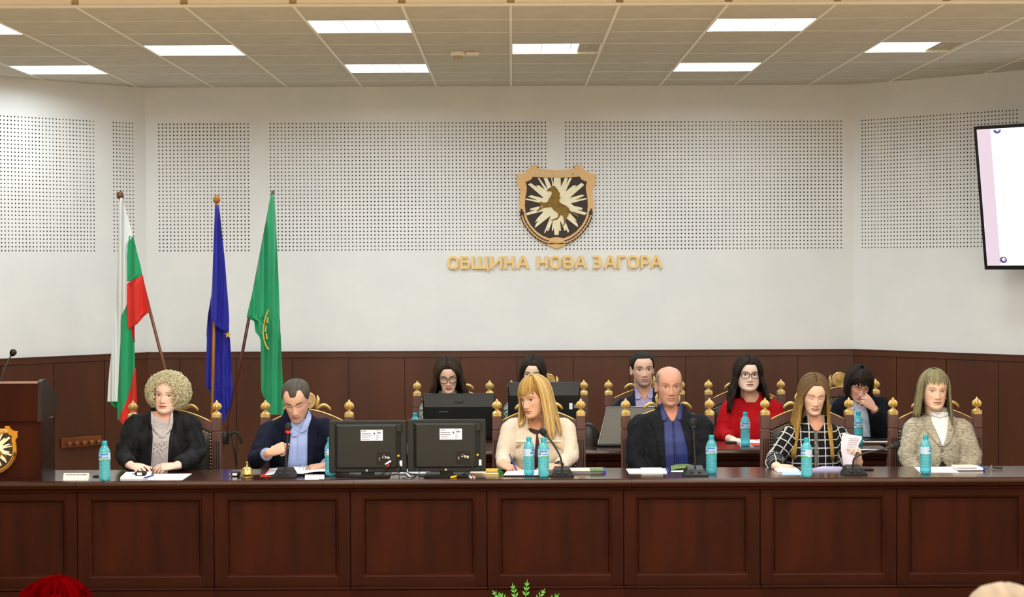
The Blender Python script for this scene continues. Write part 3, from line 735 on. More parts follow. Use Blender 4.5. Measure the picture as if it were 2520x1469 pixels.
b.build('gold_wreath', FY, t)
# black stand that holds the poles
p = at(560, 1075, YFL - .08)
t = thing('flag_stand', 'black metal flag stand with curved arm between the first two chairs', 'stand', (p.x, YFL - .06, 0))
q = lambda px, py: at(px, py, YFL - .06) - t.location
b = MB(); b.tube(spline([q(545, 1078), q(560, 1072), q(572, 1066), q(582, 1064), q(589, 1072), q(594, 1092)], 16), .0085, 8); b.build('curved_arm', BLACKP, t, smooth=True)
b = MB(); b.tube([q(571, 1070), q(577, 1110), q(584, 1165)], .007, 8); f = q(590, 1205); b.tube([q(584, 1165), (f.x, 0, .02)], .007, 8); b.build('upright', BLACKP, t, smooth=True)
b = MB(); b.lathe([(.03, -.05), (.034, -.02), (.034, .02), (.026, .04)], 12, q(552, 1076)); b.build('pole_clamp', BLACKP, t, smooth=30)
b = MB(); b.lathe([(.17, .0), (.17, .02), (.05, .05), (.02, .06)], 24, (-.08, 0, 0)); b.build('base', BLACKP, t, smooth=30)

# ================================================================== WATER BOTTLES
PET = bpy.data.materials.new('tinted_pet'); PET.use_nodes = True
_n = PET.node_tree.nodes; _l = PET.node_tree.links; _b = _n['Principled BSDF']
_b.inputs['Base Color'].default_value = lin('#68d4e6'); _b.inputs['Roughness'].default_value = .1; _b.inputs['Transmission Weight'].default_value = .52; _b.inputs['IOR'].default_value = 1.25; _b.inputs['Coat Weight'].default_value = .5
CAPM = mat('bottle_cap', '#1a9db5', .35); LABW = mat('label_pale', '#b9cfe8', .5); LABB = mat('label_blue', '#3d7fc4', .5); LABG = mat('label_green', '#49b26a', .5)
def make_bottle():
    t = thing('water_bottle', 'x', 'bottle')
    prof = [(.002, .006), (.018, .0), (.026, .003), (.0305, .012), (.031, .02)]
    for i in range(5): z = .028 + i * .0165; prof += [(.0312, z), (.0298, z + .007), (.0298, z + .009), (.0312, z + .0155)]
    prof += [(.0312, .112), (.0316, .116), (.0316, .152), (.0312, .156), (.0295, .166), (.0245, .178), (.0175, .189), (.0135, .195), (.0128, .199)]
    b = MB(); b.lathe(prof, 24); b.build('bottle_body', PET, t, smooth=45)
    b = MB(); b.lathe([(.0158, .195), (.0158, .197), (.0142, .199), (.0150, .201), (.0152, .215), (.0135, .219), (.002, .2195)], 20); b.build('cap', CAPM, t, smooth=40)
    def band(z0, z1, a0, a1, r, m, nm, par):
        n = 16; V = []; F = []
        for i in range(n + 1):
            a = R(a0 + (a1 - a0) * i / n); V += [(r * math.sin(a), -r * math.cos(a), z0), (r * math.sin(a), -r * math.cos(a), z1)]
        for i in range(n): F.append((2 * i, 2 * i + 2, 2 * i + 3, 2 * i + 1))
        bb = MB(); bb.add(V, F); return bb.build(nm, m, par, smooth=True)
    lb = band(.114, .155, 0, 360, .0321, LABW, 'label', t)
    band(.142, .152, -50, 40, .0324, LABB, 'label_stripe', lb); band(.127, .136, -60, -25, .0324, LABB, 'label_mark', lb); band(.126, .134, -12, 42, .0324, mat('label_script', '#6f8fd0', .5), 'label_script', lb)
    band(.1145, .1215, -30, 62, .0324, LABG, 'label_green_band', lb)
    return t
bot0 = make_bottle(); firstb = True
def bottle(px, py, z, label, rz=0, Y=None):
    global firstb
    o = bot0 if firstb else copy_tree(bot0); firstb = False
    p = on(px, py, z) if Y is None else at(px, py, Y)
    o.location = (p.x, p.y, z); o.rotation_euler = (0, 0, R(rz)); o['label'] = label; o['group'] = 'aqua water bottles'
bottle(258, 1182, ZD, 'aqua water bottle beside the white name card', 10)
bottle(813, 1171, ZD, 'aqua water bottle half hidden behind the left front monitor', -70)
bottle(1302, 1171, ZD, 'left water bottle of the pair before the cream jacket', 75)
bottle(1338, 1174, ZD, 'right water bottle of the pair before the cream jacket', 0)
bottle(1751, 1166, ZD, 'aqua water bottle beside the dark suit', -10)
bottle(1985, 1174, ZD, 'aqua water bottle before the black plaid jacket', -60)
bottle(2278, 1166, ZD, 'aqua water bottle before the grey tweed jacket', 80)
bottle(1022, 1098, ZD, 'water bottle with only its blue cap showing above the front monitor', 0)
bottle(1834, 1097, ZD, 'aqua water bottle before the red top on the rear desk', 0)
bottle(2112, 1095, ZD, 'aqua water bottle behind the held papers on the rear desk', 0)

# ================================================================== GOOSENECK MICROPHONES
MESHM = mat('mic_foam', '#101010', .8); NECK = mat('mic_neck', '#2c2c2c', .4, .3); REDL = mat('red_led', '#ff1010', .4, emit='#ff0a0a', estr=3)
def desk_mic(base, label, neck, head_dir, w=62, ring=None):
    """base px on the worktop; neck: list of px from the base to the capsule"""
    p = on(base[0], base[1], ZD); t = thing('desk_microphone', label, 'microphone', (p.x, p.y, ZD), group='gooseneck desk microphones')
    k = p.y / FPX; hw = w * k / 2; dp = .055
    bt = [(-hw, -dp), (hw, -dp), (hw * .96, dp), (-hw * .96, dp)]; tp = [(-hw * .62, -dp * .35), (hw * .62, -dp * .35), (hw * .6, dp * .9), (-hw * .6, dp * .9)]
    b = MB(); V = [(x, y, 0) for x, y in bt] + [(x, y, .009) for x, y in bt] + [(x, y, .036 if y < 0 else .052) for x, y in tp]
    F = [(3, 2, 1, 0), (8, 9, 10, 11)] + [(i, (i + 1) % 4, 4 + (i + 1) % 4, 4 + i) for i in range(4)] + [(4 + i, 4 + (i + 1) % 4, 8 + (i + 1) % 4, 8 + i) for i in range(4)]
    b.add(V, F); b.build('base', BLACKP, t)
    for sx in (-.3, .3):
        b = MB(); b.box((sx * hw, -dp * .72, .024), (.016, .01, .004), Matrix.Rotation(R(50), 3, 'X')); b.build('button', GREYP, t)
    P = [Vector((0, dp * .3, .045))] + [at(x, y, p.y + dp * .3) - t.location for x, y in neck]
    b = MB(); b.tube(spline(P, 26), .0052, 8); b.build('gooseneck', NECK, t, smooth=True)
    d = (P[-1] - P[-2]).normalized(); Mq = Vector((0, 0, 1)).rotation_difference(d).to_matrix().to_4x4()
    b = MB(); b.lathe([(.007, -.012), (.012, -.006), (.0185, .004), (.02, .016), (.018, .028), (.011, .038), (.002, .041)], 16, P[-1], M=Mq); b.build('windscreen', MESHM, t, smooth=True)
    b = MB(); b.lathe([(.0075, -.018), (.0135, -.014), (.0135, -.004), (.0115, .0)], 14, P[-1], M=Mq); b.build('ring', ring or NECK, t, smooth=40)
    return t
desk_mic((701, 1174), 'gooseneck microphone with glowing red ring held by the speaker', [(702, 1150), (707, 1095), (709, 1058)], None, 62, REDL)
desk_mic((1383, 1172), 'gooseneck microphone bent towards the person in the cream jacket', [(1383, 1148), (1378, 1122), (1358, 1088), (1341, 1068)], None, 58)
desk_mic((1711, 1170), 'straight gooseneck microphone before the dark suit', [(1711, 1150), (1709, 1100), (1706, 1046)], None, 62)
desk_mic((2101, 1168), 'gooseneck microphone bent far over beside the plaid jacket', [(2099, 1143), (2104, 1126), (2130, 1115), (2170, 1106), (2198, 1098)], None, 60)

# ================================================================== MONITORS
LBLM = mat('sticker_white', '#dfe2ee', .6); INK = mat('sticker_ink', '#5a5d70', .7); YEL = mat('yellow_plug', '#e0b21c', .45); REDP = mat('red_plug', '#b81c1c', .45); VENT = mat('vent_teal', '#2c4645', .4)
def front_monitor(x0, x1, yt, yb, Y, label, bx):
    a, c = at(x0, yb, Y), at(x1, yt, Y); W_, Hh = c.x - a.x, c.z - a.z; k = W_ / (x1 - x0)
    t = thing('computer_monitor', label, 'monitor', ((a.x + c.x) / 2, Y, ZD)); z0 = a.z - ZD; z1 = c.z - ZD; h = W_ / 2
    b = MB(); b.bb(-h, h, 0, .03, z0, z1, bev=.004); sh = b.build('bezel', GREYP, t)
    fx = lambda u: -h + u * W_; fz = lambda v: z1 - v * (z1 - z0)
    # sloped housing
    o = [(fx(.075), fz(.055)), (fx(.93), fz(.055)), (fx(.93), fz(.90)), (fx(.075), fz(.90))]; i = [(fx(.12), fz(.095)), (fx(.86), fz(.095)), (fx(.86), fz(.89)), (fx(.12), fz(.89))]
    V = [(x, 0, z) for x, z in o] + [(x, -.028, z) for x, z in i]; F = [(4, 5, 6, 7)] + [(q, (q + 1) % 4, 4 + (q + 1) % 4, 4 + q) for q in range(4)]
    b = MB(); b.add(V, [f[::-1] for f in F]); hs = b.build('rear_housing', GREYP, t)
    for q in range(6):
        u = .16 + q * .115; b = MB(); b.bb(fx(u), fx(u + .10), -.016, -.010, fz(.088), fz(.066)); b.build('vent_slot', VENT, hs)
    b = MB(); b.bb(fx(.15), fx(.86), -.0285, -.026, fz(.885), fz(.895)); b.build('seam', BLACKP, hs)
    b = MB(); b.bb(fx(.10), fx(.93), -.020, .0, fz(.99), fz(.905), bev=.003); lw = b.build('lower_cover', GREYP, t)
    for u in (.16, .41, .59, .84):
        b = MB(); b.lathe([(.0055, 0), (.0055, .002)], 10, (fx(u), -.0202, fz(.945)), M=Matrix.Rotation(R(90), 4, 'X')); b.build('screw_hole', BLACKP, lw)
    b = MB(); b.bb(fx(.415), fx(.70), -.0292, -.0278, fz(.375), fz(.165)); st = b.build('rating_label', LBLM, hs)
    for (u0, u1, v, hh) in ((.425, .49, .19, .012), (.425, .55, .24, .014), (.425, .56, .28, .012), (.425, .52, .315, .008), (.425, .53, .345, .008), (.58, .60, .24, .04), (.61, .66, .185, .008), (.625, .675, .225, .022), (.61, .65, .27, .01), (.61, .66, .31, .01), (.61, .64, .345, .01)):
        b = MB(); b.bb(fx(u0), fx(u1), -.0296, -.0291, fz(v + hh / 2), fz(v - hh / 2)); b.build('print', INK, st)
    b = MB(); b.bb(fx(.62), fx(.80), -.030, -.028, fz(.84), fz(.60)); pp = b.build('port_panel', BLACKP, hs)
    for (u, v, r_) in ((.655, .72, .004), (.70, .70, .005), (.735, .70, .007), (.66, .75, .003), (.715, .66, .003), (.77, .71, .008)):
        b = MB(); b.lathe([(r_, 0), (r_, .004), (r_ * .5, .005)], 10, (fx(u), -.030, fz(v)), M=Matrix.Rotation(R(90), 4, 'X')); b.build('port', STEEL, pp)
    b = MB(); b.bb(fx(.845), fx(.90), -.006, .0, fz(.78), fz(.22)); b.build('side_channel', BLACKP, t)
    b = MB(); b.bb(fx(.87), fx(.94), -.02, .0, fz(.21), fz(.06), bev=.003); b.build('corner_block', GREYP, t)
    b = MB(); b.tube([(fx(.845), -.012, fz(.68)), (fx(.91), -.014, fz(.675))], [.0055, .0065], 8); b.build('yellow_plug', YEL, t, smooth=True)
    b = MB(); b.prism([(fx(.885), fz(.815)), (fx(.905), fz(.77)), (fx(.945), fz(.77)), (fx(.945), fz(.88)), (fx(.905), fz(.88))], -.0075, -.004); b.build('small_sticker', LBLM, t)
    # neck, foot
    b = MB(); b.bb(-.036, .036, -.012, .026, .006, z0 + .012, bev=.004); b.build('stand_neck', BLACKP, t)
    b = MB(); b.lathe([(.007, 0), (.007, .004)], 10, (-.004, -.02, z0 + .014), M=Matrix.Rotation(R(90), 4, 'X')); b.build('neck_ring', STEEL, t)
    b = MB(); b.bb(bx[0] * k - h, bx[1] * k - h, -.06, .12, 0, .011, bev=.004); b.build('stand_base', BLACKP, t)
    return t
front_monitor(810, 1000, 1035, 1163, 10.36, 'left of two black monitors seen from behind on the front desk', (45, 150))
front_monitor(1003, 1195, 1032, 1161, 10.36, 'right of two black monitors seen from behind on the front desk', (42, 148))
GLB = mat('glossy_black', '#08090b', .35, spec=.3)
def rear_monitor(x0, x1, yt, yb, Y, label, sticker=False):
    a, c = at(x0, yb, Y), at(x1, yt, Y); W_ = c.x - a.x; z0, z1 = a.z - ZD, c.z - ZD; h = W_ / 2
    t = thing('computer_monitor', label, 'monitor', ((a.x + c.x) / 2, Y, ZD))
    b = MB(); b.bb(-h, h, 0, .022, z0, z1, bev=.005); b.build('panel', GLB, t)
    b = MB(); V = [(-h * .99, 0, z1 - .004), (h * .99, 0, z1 - .004), (h * .95, -.02, z1 - .085), (-h * .95, -.02, z1 - .085), (-h * .95, -.02, z0 + .02), (h * .95, -.02, z0 + .02), (h * .98, 0, z0 + .004), (-h * .98, 0, z0 + .004)]
    b.add(V, [(0, 3, 2, 1), (3, 4, 5, 2), (4, 7, 6, 5), (0, 7, 4, 3), (1, 2, 5, 6)]); bk = b.build('back_cover', GLB, t)
    text = mat('monitor_logo', '#23262a', .25)
    b = MB()
    for i_ in range(7): b.bb(-.03 + i_ * .009, -.024 + i_ * .009, -.0135, -.0125, z1 - .062, z1 - .046 - .004 * (i_ % 3))
    b.xf(Matrix.Translation((0, -.004, 0))).build('raised_mark', text, bk)
    b = MB(); b.bb(-h * .55, -h * .3, -.0212, -.0205, z1 - .118, z1 - .115); b.build('print_line', mat('silver_print', '#80858a', .5), bk)
    if sticker:
        b = MB(); b.bb(h * .69, h * .78, -.021, -.0195, z1 - .175, z1 - .135); b.build('barcode_label', LBLM, bk)
        b = MB(); b.bb(h * .82, h * .92, -.0208, -.0195, z1 - .168, z1 - .145); b.build('regulatory_label', mat('grey_print', '#6d7072', .6), bk)
    b = MB(); b.bb(-.04, .04, .004, .03, .01, z0 + .08, bev=.004); b.build('stand_neck', GLB, t)
    b = MB(); b.bb(-.12, .12, -.06, .12, 0, .012, bev=.004); b.build('stand_base', GLB, t)
rear_monitor(1041, 1217, 968, 1084, 11.95, 'glossy black monitor before the person with patterned top')
rear_monitor(1250, 1428, 940, 1072, 12.0, 'glossy black monitor behind the person in the cream jacket', True)

# ------------------------------------------------------------------ cables around the front monitors
CABLE = mat('black_cable', '#0c0c0c', .5)
def cable(pts, label, r=.0024, m=None, ends=None):
    P = [on(x, y, ZD + .004) if dz is None else at(x, y, dz) for x, y, dz in pts]
    o = P[0].copy(); o.z = ZD
    t = thing('cable', label, 'cable', o, group='cables behind the monitors')
    b = MB(); b.tube(spline([p - o for p in P], 40), r, 6); b.build('wire', m or CABLE, t, smooth=True)
    return t, o
ym = 10.30
t, o = cable([(975, 1128, ym), (960, 1148, ym), (935, 1172, None), (880, 1177, None), (820, 1178, None), (785, 1180, None)], 'thin black cable running left along the desk edge from the monitors')
t, o = cable([(957, 1136, ym), (945, 1160, ym), (928, 1173, None), (905, 1176, None)], 'short black cable hanging below the left front monitor')
b = MB(); b.tube([Vector((0, 0, 0)) + (at(962, 1134, ym - .01) - o), at(948, 1143, ym - .01) - o], [.005, .0055], 8); b.build('white_plug', WHITEP, t, smooth=True)
b = MB(); b.tube([at(958, 1143, ym - .01) - o, at(952, 1150, ym - .01) - o], [.0045, .005], 8); b.build('red_plug', REDP, t, smooth=True)
t, o = cable([(980, 1135, ym), (985, 1155, ym), (980, 1165, None), (965, 1168, None)], 'black cable looping under the gap of the monitors')
t, o = cable([(980, 1140, ym), (998, 1160, ym), (1030, 1170, None), (1060, 1175, None), (1100, 1176, None)], 'black cable crossing from the left to the right front monitor')
t, o = cable([(1035, 1150, ym), (1030, 1166, None), (1015, 1174, None), (990, 1177, None)], 'black cable with white and yellow plug lying in front of the papers')
b = MB(); b.tube([on(1008, 1172, ZD + .006) - o, on(1001, 1167, ZD + .006) - o], .005, 8); b.build('white_plug', WHITEP, t, smooth=True)
b = MB(); b.tube([on(1001, 1167, ZD + .006) - o, on(996, 1163, ZD + .006) - o], .0045, 8); b.build('yellow_plug', YEL, t, smooth=True)
t, o = cable([(1170, 1130, ym), (1164, 1148, ym), (1150, 1160, ym), (1135, 1170, None), (1112, 1175, None)], 'black cable with yellow plugs under the right front monitor')
b = MB(); b.tube([on(1137, 1168, ZD + .006) - o, on(1110, 1175, ZD + .006) - o], .006, 8); b.build('yellow_plug', YEL, t, smooth=True)
t, o = cable([(1156, 1168, None), (1168, 1175, None)], 'red and white audio plugs lying on the desk edge', .004, WHITEP)
b = MB(); b.tube([on(1160, 1169, ZD + .006) - o, on(1168, 1173, ZD + .006) - o], .006, 8); b.build('red_plug', REDP, t, smooth=True)
b = MB(); b.tube([on(1155, 1172, ZD + .006) - o, on(1160, 1176, ZD + .006) - o], .005, 8); b.build('white_plug', WHITEP, t, smooth=True)

# ================================================================== PAPERS, BOOKS AND SMALL THINGS
def sheet(corners, z, th, name, label, cat, m, parent=None, extra=None):
    """a flat stack: four pixel corners on a plane at height z"""
    P = [on(x, y, z) for x, y in corners]; o = sum(P, Vector()) / 4; o.z = z
    ob = parent or thing(name, label, cat, o)
    if parent: o = parent.location
    b = MB(); V = [p - o for p in P] + [p - o + Vector((0, 0, th)) for p in P]
    b.add(V, [(3, 2, 1, 0), (4, 5, 6, 7)] + [(i, (i + 1) % 4, 4 + (i + 1) % 4, 4 + i) for i in range(4)])
    return ob, b.build('sheets' if not extra else extra, m, ob)
def slab(px0, px1, py, dp, z, th, name, label, cat, m, part='pages', rz=0, parent=None, yoff=0):
    """a box lying on the worktop: its front lower edge from px0 to px1 at row py"""
    a, c = on(px0, py, z), on(px1, py, z); 
    ob = parent or thing(name, label, cat, ((a.x + c.x) / 2, a.y, z), rz=R(rz))
    base = Vector((0, 0, 0)) if not parent else Vector(((a.x + c.x) / 2, a.y, z)) - parent.location
    h = (c.x - a.x) / 2; b = MB(); b.bb(-h + base.x, h + base.x, base.y + yoff, base.y + dp + yoff, base.z, base.z + th, bev=.0012)
    return ob, b.build(part, m, ob)
BLUEINK = mat('blue_pen', '#22308c', .35); BLUEC = mat('blue_cover', '#2c3f9c', .45); GREENC = mat('green_cover', '#2f6b45', .5, c2='#7c8a3c', scale=(30, 30, 30)); REDC = mat('red_cover', '#d13a2c', .5)
YELC = mat('yellow_cover', '#d8b020', .5); MAROON = mat('maroon_cover', '#5c1018', .5); OAKC = mat('tan_pages', '#b98850', .6)
def nameplate(x0, x1, y0, y1, label):
    a, c = on(x0, y1, ZD), on(x1, y1, ZD); W_ = c.x - a.x; Hh = (y1 - y0) * a.y / FPX
    t = thing('name_card', label, 'name card', ((a.x + c.x) / 2, a.y, ZD))
    b = MB(); b.add([(-W_ / 2, 0, 0), (W_ / 2, 0, 0), (W_ / 2, .02, Hh), (-W_ / 2, .02, Hh), (-W_ / 2, .05, 0), (W_ / 2, .05, 0)], [(0, 1, 2, 3), (3, 2, 5, 4), (0, 3, 4), (1, 5, 2)]); b.build('folded_card', mat('card_white', '#e4e2da', .8), t)
    b = MB(); r_ = random.Random(3); x = -W_ / 2 + .012
    while x < W_ / 2 - .015:
        d = r_.uniform(.004, .012); b.bb(x, x + d, .0125, .0135, Hh * .70, Hh * .82); x += d + .0025
    b.xf(Matrix.Translation((0, .0005, 0))).build('print', mat('grey_ink', '#777466', .7), t)
nameplate(155, 217, 1165, 1181, 'white folded name card beside the lectern')
nameplate(750, 797, 1169, 1178, 'small white name card before the open binder')

# person in black jacket: note pad, sheet, pen, small black device
sheet([(296, 1179), (365, 1179), (374, 1165), (310, 1166)], ZD, .011, 'note_pad', 'white note pad under the black gadget', 'note pad', WHITEP)
sheet([(362, 1181), (449, 1181), (472, 1166), (380, 1167)], ZD, .002, 'paper_sheet', 'white sheet right of the note pad', 'paper', WHITEP)
def pen(a, c, label, m=BLUEINK):
    o = a.copy(); t = thing('pen', label, 'pen', o)
    b = MB(); b.tube([Vector(), (c - a) * .12, (c - a) * .15, (c - a)], [.0008, .004, .0045, .0042], 8); b.build('barrel', m, t, smooth=True)
    b = MB(); d = (c - a).normalized(); b.tube([(c - a) * .8 + Vector((0, -.005, .002)), (c - a) * .99 + Vector((0, -.005, .002))], .0014, 6); b.build('clip', STEEL, t)
pen(on(353, 1176, ZD + .012), on(378, 1170, ZD + .016), 'dark blue pen on the note pad')
def gadget(px, py, z, label, wd=.05):
    p = on(px, py, z); t = thing('key_fob', label, 'gadget', (p.x, p.y, z))
    b = MB(); b.bb(-wd / 2 * 1.3, wd / 2 * 1.3, -.015, .03, 0, .026, bev=.009); b.build('body', BLACKP, t, smooth=30)
    b = MB(); b.bb(-.016, .01, -.0165, -.0145, .006, .02); b.build('white_label', LBLM, t)
    b = MB(); b.lathe([(.009, -.004), (.009, .004)], 12, (-wd * .75, 0, .012)); b.build('metal_end', STEEL, t)
gadget(346, 1171, ZD + .011, 'black gadget with white label under the fingers on the pad')
gadget(580, 1172, ZD, 'black gadget with white label beside the brass bell', .04)
p = on(238, 1176, ZD); t = thing('phone', 'small black phone behind the bottle beside the name card', 'phone', (p.x, p.y + .03, ZD)); b = MB(); b.bb(-.03, .04, 0, .07, 0, .009, bev=.003); b.build('body', BLACKP, t); b = MB(); b.bb(-.026, .036, .006, .064, .0088, .0096); b.build('screen', GLB, t)
# brass bell
p = on(608, 1177, ZD); t = thing('desk_bell', 'brass call bell on the desk', 'bell', (p.x, p.y, ZD))
BRASS = mat('brass', '#c4a75a', .25, .85, c2='#dcc680', scale=(60, 60, 60), bump=.2)
b = MB(); b.lathe([(.030, .0), (.034, .004), (.034, .010), (.029, .014), (.012, .018), (.01, .026)], 24); b.build('base', BRASS, t, smooth=40)
b = MB(); b.lathe([(.037, .024), (.0375, .028), (.035, .033), (.033, .044), (.026, .056), (.014, .063), (.006, .065)], 24); b.build('dome', BRASS, t, smooth=40)
b = MB(); b.lathe([(.005, .064), (.007, .068), (.004, .074), (.0035, .084), (.007, .088), (.006, .092), (.001, .094)], 12); b.build('striker', BRASS, t, smooth=40)
# open ring binder of the speaker
sheet([(640, 1172), (700, 1172), (712, 1158), (662, 1158)], ZD, .003, 'folder', 'red folder under the speaker papers', 'folder', REDC)
t = thing('ring_binder', 'open ring binder with white pages before the speaker', 'binder', on(745, 1168, ZD))
o = t.location
def bp(px, py, z): return on(px, py, ZD) + Vector((0, 0, z)) - o
V = []
for u in range(9):
    s = u / 8
    for (x, y) in ((652 + 90 * s, 1172), (664 + 90 * s, 1155)): V.append(bp(x, y, .006 + .010 * math.sin(s * 2.2)))
b = MB(); b.add(V, [(2 * i, 2 * i + 2, 2 * i + 3, 2 * i + 1) for i in range(8)]); b.build('left_page', WHITEP, t, smooth=True)
V = []
for u in range(9):
    s = u / 8
    for (x, y) in ((742 + 72 * s, 1172 - 1 * s), (748 + 70 * s, 1155)): V.append(bp(x, y, .010 + .026 * math.sin(.5 + s * 1.6) - .01))
b = MB(); b.add(V, [(2 * i, 2 * i + 2, 2 * i + 3, 2 * i + 1) for i in range(8)]); b.build('right_page', WHITEP, t, smooth=True)
for dx in (0, 9):
    c = bp(746 + dx, 1164, .022); b = MB(); b.tube([c + Vector((.020 * math.cos(a), 0, .020 * math.sin(a))) for a in [i * math.pi / 10 for i in range(-2, 13)]], .0016, 6); b.build('ring', STEEL, t, smooth=True)
# papers under the monitors
sheet([(884, 1168), (935, 1168), (940, 1158), (896, 1158)], ZD, .004, 'paper_sheet', 'cream papers behind the left monitor stand', 'paper', PAPER2)
sheet([(978, 1168), (1060, 1168), (1058, 1156), (1004, 1156)], ZD, .006, 'paper_sheet', 'white papers between the two front monitors', 'paper', WHITEP)
slab(1060, 1088, 1166, .08, ZD, .012, 'notebook', 'maroon notebook under the right front monitor', 'notebook', MAROON, 'cover')
t, _ = slab(1157, 1226, 1168, .14, ZD, .010, 'book', 'yellow edged book right of the monitors', 'book', PAPER2)
slab(1157, 1228, 1168, .145, ZD, .002, '', '', '', YELC, 'lower_cover', parent=t, yoff=-.003)
t, _ = slab(1195, 1228, 1162, .11, ZD + .0125, .009, 'envelope', 'yellow packet lying on the yellow edged book', 'packet', YELC, 'packet_body')
p = on(1226, 1164, ZD + .0125); t = thing('ribbon', 'small green ribbon bow at the end of the book', 'ribbon', (p.x + .012, p.y - .03, ZD))
GRN = mat('green_ribbon', '#0f6a3a', .6)
for (dx, dz, rr_) in ((-.004, .028, .012), (.004, .014, .011)):
    b = MB(); b.tube([(dx + rr_ * math.cos(a) * .7, 0, dz + rr_ * math.sin(a)) for a in [i * math.pi / 8 for i in range(17)]], .004, 6, flat=1.6); b.build('loop', GRN, t, smooth=True)
# cream jacket: folder with paper
t, _ = sheet([(1238, 1173), (1355, 1173), (1352, 1158), (1246, 1158)], ZD, .006, 'folder', 'black folder under the sheet before the cream jacket', 'folder', BLACKP, extra='cover')
sheet([(1240, 1169), (1330, 1169), (1334, 1157), (1250, 1157)], ZD + .0065, .003, 'paper_sheet', 'white sheet being written on before the cream jacket', 'paper', WHITEP)
t, _ = slab(1395, 1490, 1165, .17, ZD, .014, 'book', 'thick white book under the green booklet, right of the microphone', 'book', WHITEP)
slab(1486, 1492, 1166, .16, ZD, .018, '', '', '', BLUEC, 'spine', parent=t)
slab(1398, 1452, 1160, .12, ZD + .0145, .008, 'note_pad', 'cream pad on top of the thick white book', 'note pad', PAPER2)
slab(1453, 1486, 1160, .12, ZD + .0145, .007, 'booklet', 'small green booklet on top of the thick white book', 'booklet', GREENC, 'cover')
# dark suit
sheet([(1548, 1165), (1641, 1165), (1642, 1154), (1541, 1155)], ZD, .004, 'paper_sheet', 'white papers left of the dark suit', 'paper', WHITEP)
slab(1579, 1632, 1160, .09, ZD + .0045, .012, 'note_pad', 'cream note pad on the papers before the dark suit', 'note pad', PAPER2)
t, _ = slab(1641, 1646, 1162, .12, ZD, .014, 'notebook', 'thin blue notebook beside the papers of the dark suit', 'notebook', BLUEC, 'cover')
t = thing('booklet', 'open green booklet before the blue shirt', 'booklet', on(1678, 1160, ZD)); o = t.location
V = [];
for u in range(9):
    s = u / 8
    for (x, y, z) in ((1652 + 55 * s, 1160, .006 + .012 * math.sin(s * 3)), (1650 + 60 * s, 1153, .016 + .012 * math.sin(s * 3))): V.append(bp(x, y, z))
b = MB(); b.add(V, [(2 * i, 2 * i + 2, 2 * i + 3, 2 * i + 1) for i in range(8)]); b.build('cover', GREENC, t, smooth=True)
b = MB(); V = [bp(1652, 1162, .001), bp(1690, 1162, .001), bp(1690, 1156, .009), bp(1652, 1156, .009)]; b.add(V, [(0, 1, 2, 3)]); b.build('pages', WHITEP, t)
# plaid jacket
t, _ = slab(1912, 1968, 1162, .11, ZD, .012, 'note_pad', 'white note pad left of the bottle before the plaid jacket', 'note pad', WHITEP)
sheet([(1925, 1169), (1975, 1169), (1972, 1160), (1925, 1161)], ZD, .002, 'paper_sheet', 'small blue and white leaflet under the note pad', 'paper', mat('leaflet', '#a9c4ea', .6))
sheet([(1999, 1158), (2075, 1158), (2070, 1153), (2025, 1152)], ZD, .012, 'paper_sheet', 'lilac stack of sheets under the held papers', 'paper', mat('lilac_paper', '#b9b4dc', .8))
p = on(2136, 1158, ZD); t = thing('phone', 'black phone lying behind the bent microphone', 'phone', (p.x, p.y, ZD)); b = MB(); b.bb(-.035, .035, 0, .07, 0, .009, bev=.003); b.build('body', BLACKP, t); b = MB(); b.bb(-.031, .031, .005, .065, .0088, .0096); b.build('screen', GLB, t)
# tweed jacket
sheet([(2264, 1163), (2360, 1163), (2342, 1149), (2250, 1150)], ZD, .002, 'paper_sheet', 'white sheets before the tweed jacket', 'paper', WHITEP)
t, _ = slab(2356, 2424, 1158, .15, ZD + .0025, .014, 'book', 'white bound book right of the white sheets', 'book', WHITEP)
slab(2420, 2426, 1158, .14, ZD + .0025, .018, '', '', '', BLUEC, 'spine', parent=t)
slab(2352, 2404, 1152, .1, ZD + .017, .009, 'note_pad', 'cream pad on top of the white bound book', 'note pad', PAPER2)
p = on(2440, 1156, ZD); t = thing('folded_glasses', 'folded dark eyeglasses at the right end of the desk', 'glasses', (p.x, p.y, ZD))
b = MB(); b.bb(-.006, .004, -.004, .004, .0, .026, bev=.002); b.build('hinge', STEEL, t)
b = MB(); b.tube(spline([(0, 0, .018), (.03, .0, .014), (.06, .01, .012), (.068, .02, .024)], 12), .0025, 6); b.build('temple', BLACKP, t, smooth=True)
b = MB(); b.tube(spline([(0, .01, .012), (.03, .015, .006), (.06, .02, .003), (.07, .03, .004)], 12), .0022, 6); b.build('temple', BLACKP, t, smooth=True)
b = MB(); b.tube([(-.03 + .018 * math.cos(a), .012, .019 + .014 * math.sin(a)) for a in [i * math.pi / 8 for i in range(17)]], .0015, 6); b.build('lens_rim', BLACKP, t, smooth=True)

# rear desk: laptop, bag, phone, papers, books
LAP = mat('laptop_grey', '#5b5953', .45, .35); Yl = 11.98
a = on(1440, 1097, ZD); 
t = thing('laptop', 'open grey laptop seen from behind on the rear desk', 'laptop', (at(1530, 1090, Yl).x, Yl, ZD))
q = lambda px, py, Y: at(px, py, Y) - t.location
P = [q(1472, 1086, Yl), q(1600, 1086, Yl), q(1612, 1001, Yl + .06), q(1494, 1002, Yl + .06)]
P[0].z = P[1].z = .016
b = MB(); V = P + [p + Vector((0, .012, .002)) for p in P]; b.add(V, [(0, 1, 2, 3), (7, 6, 5, 4)] + [((i + 1) % 4, i, 4 + i, 4 + (i + 1) % 4) for i in range(4)]); b.build('lid', LAP, t)
b = MB(); b.tube([P[0] + Vector((0, -.002, 0)), P[3] + Vector((0, -.002, 0)), P[2] + Vector((0, -.002, 0))], .004, 6); b.build('lid_edge', STEEL, t)
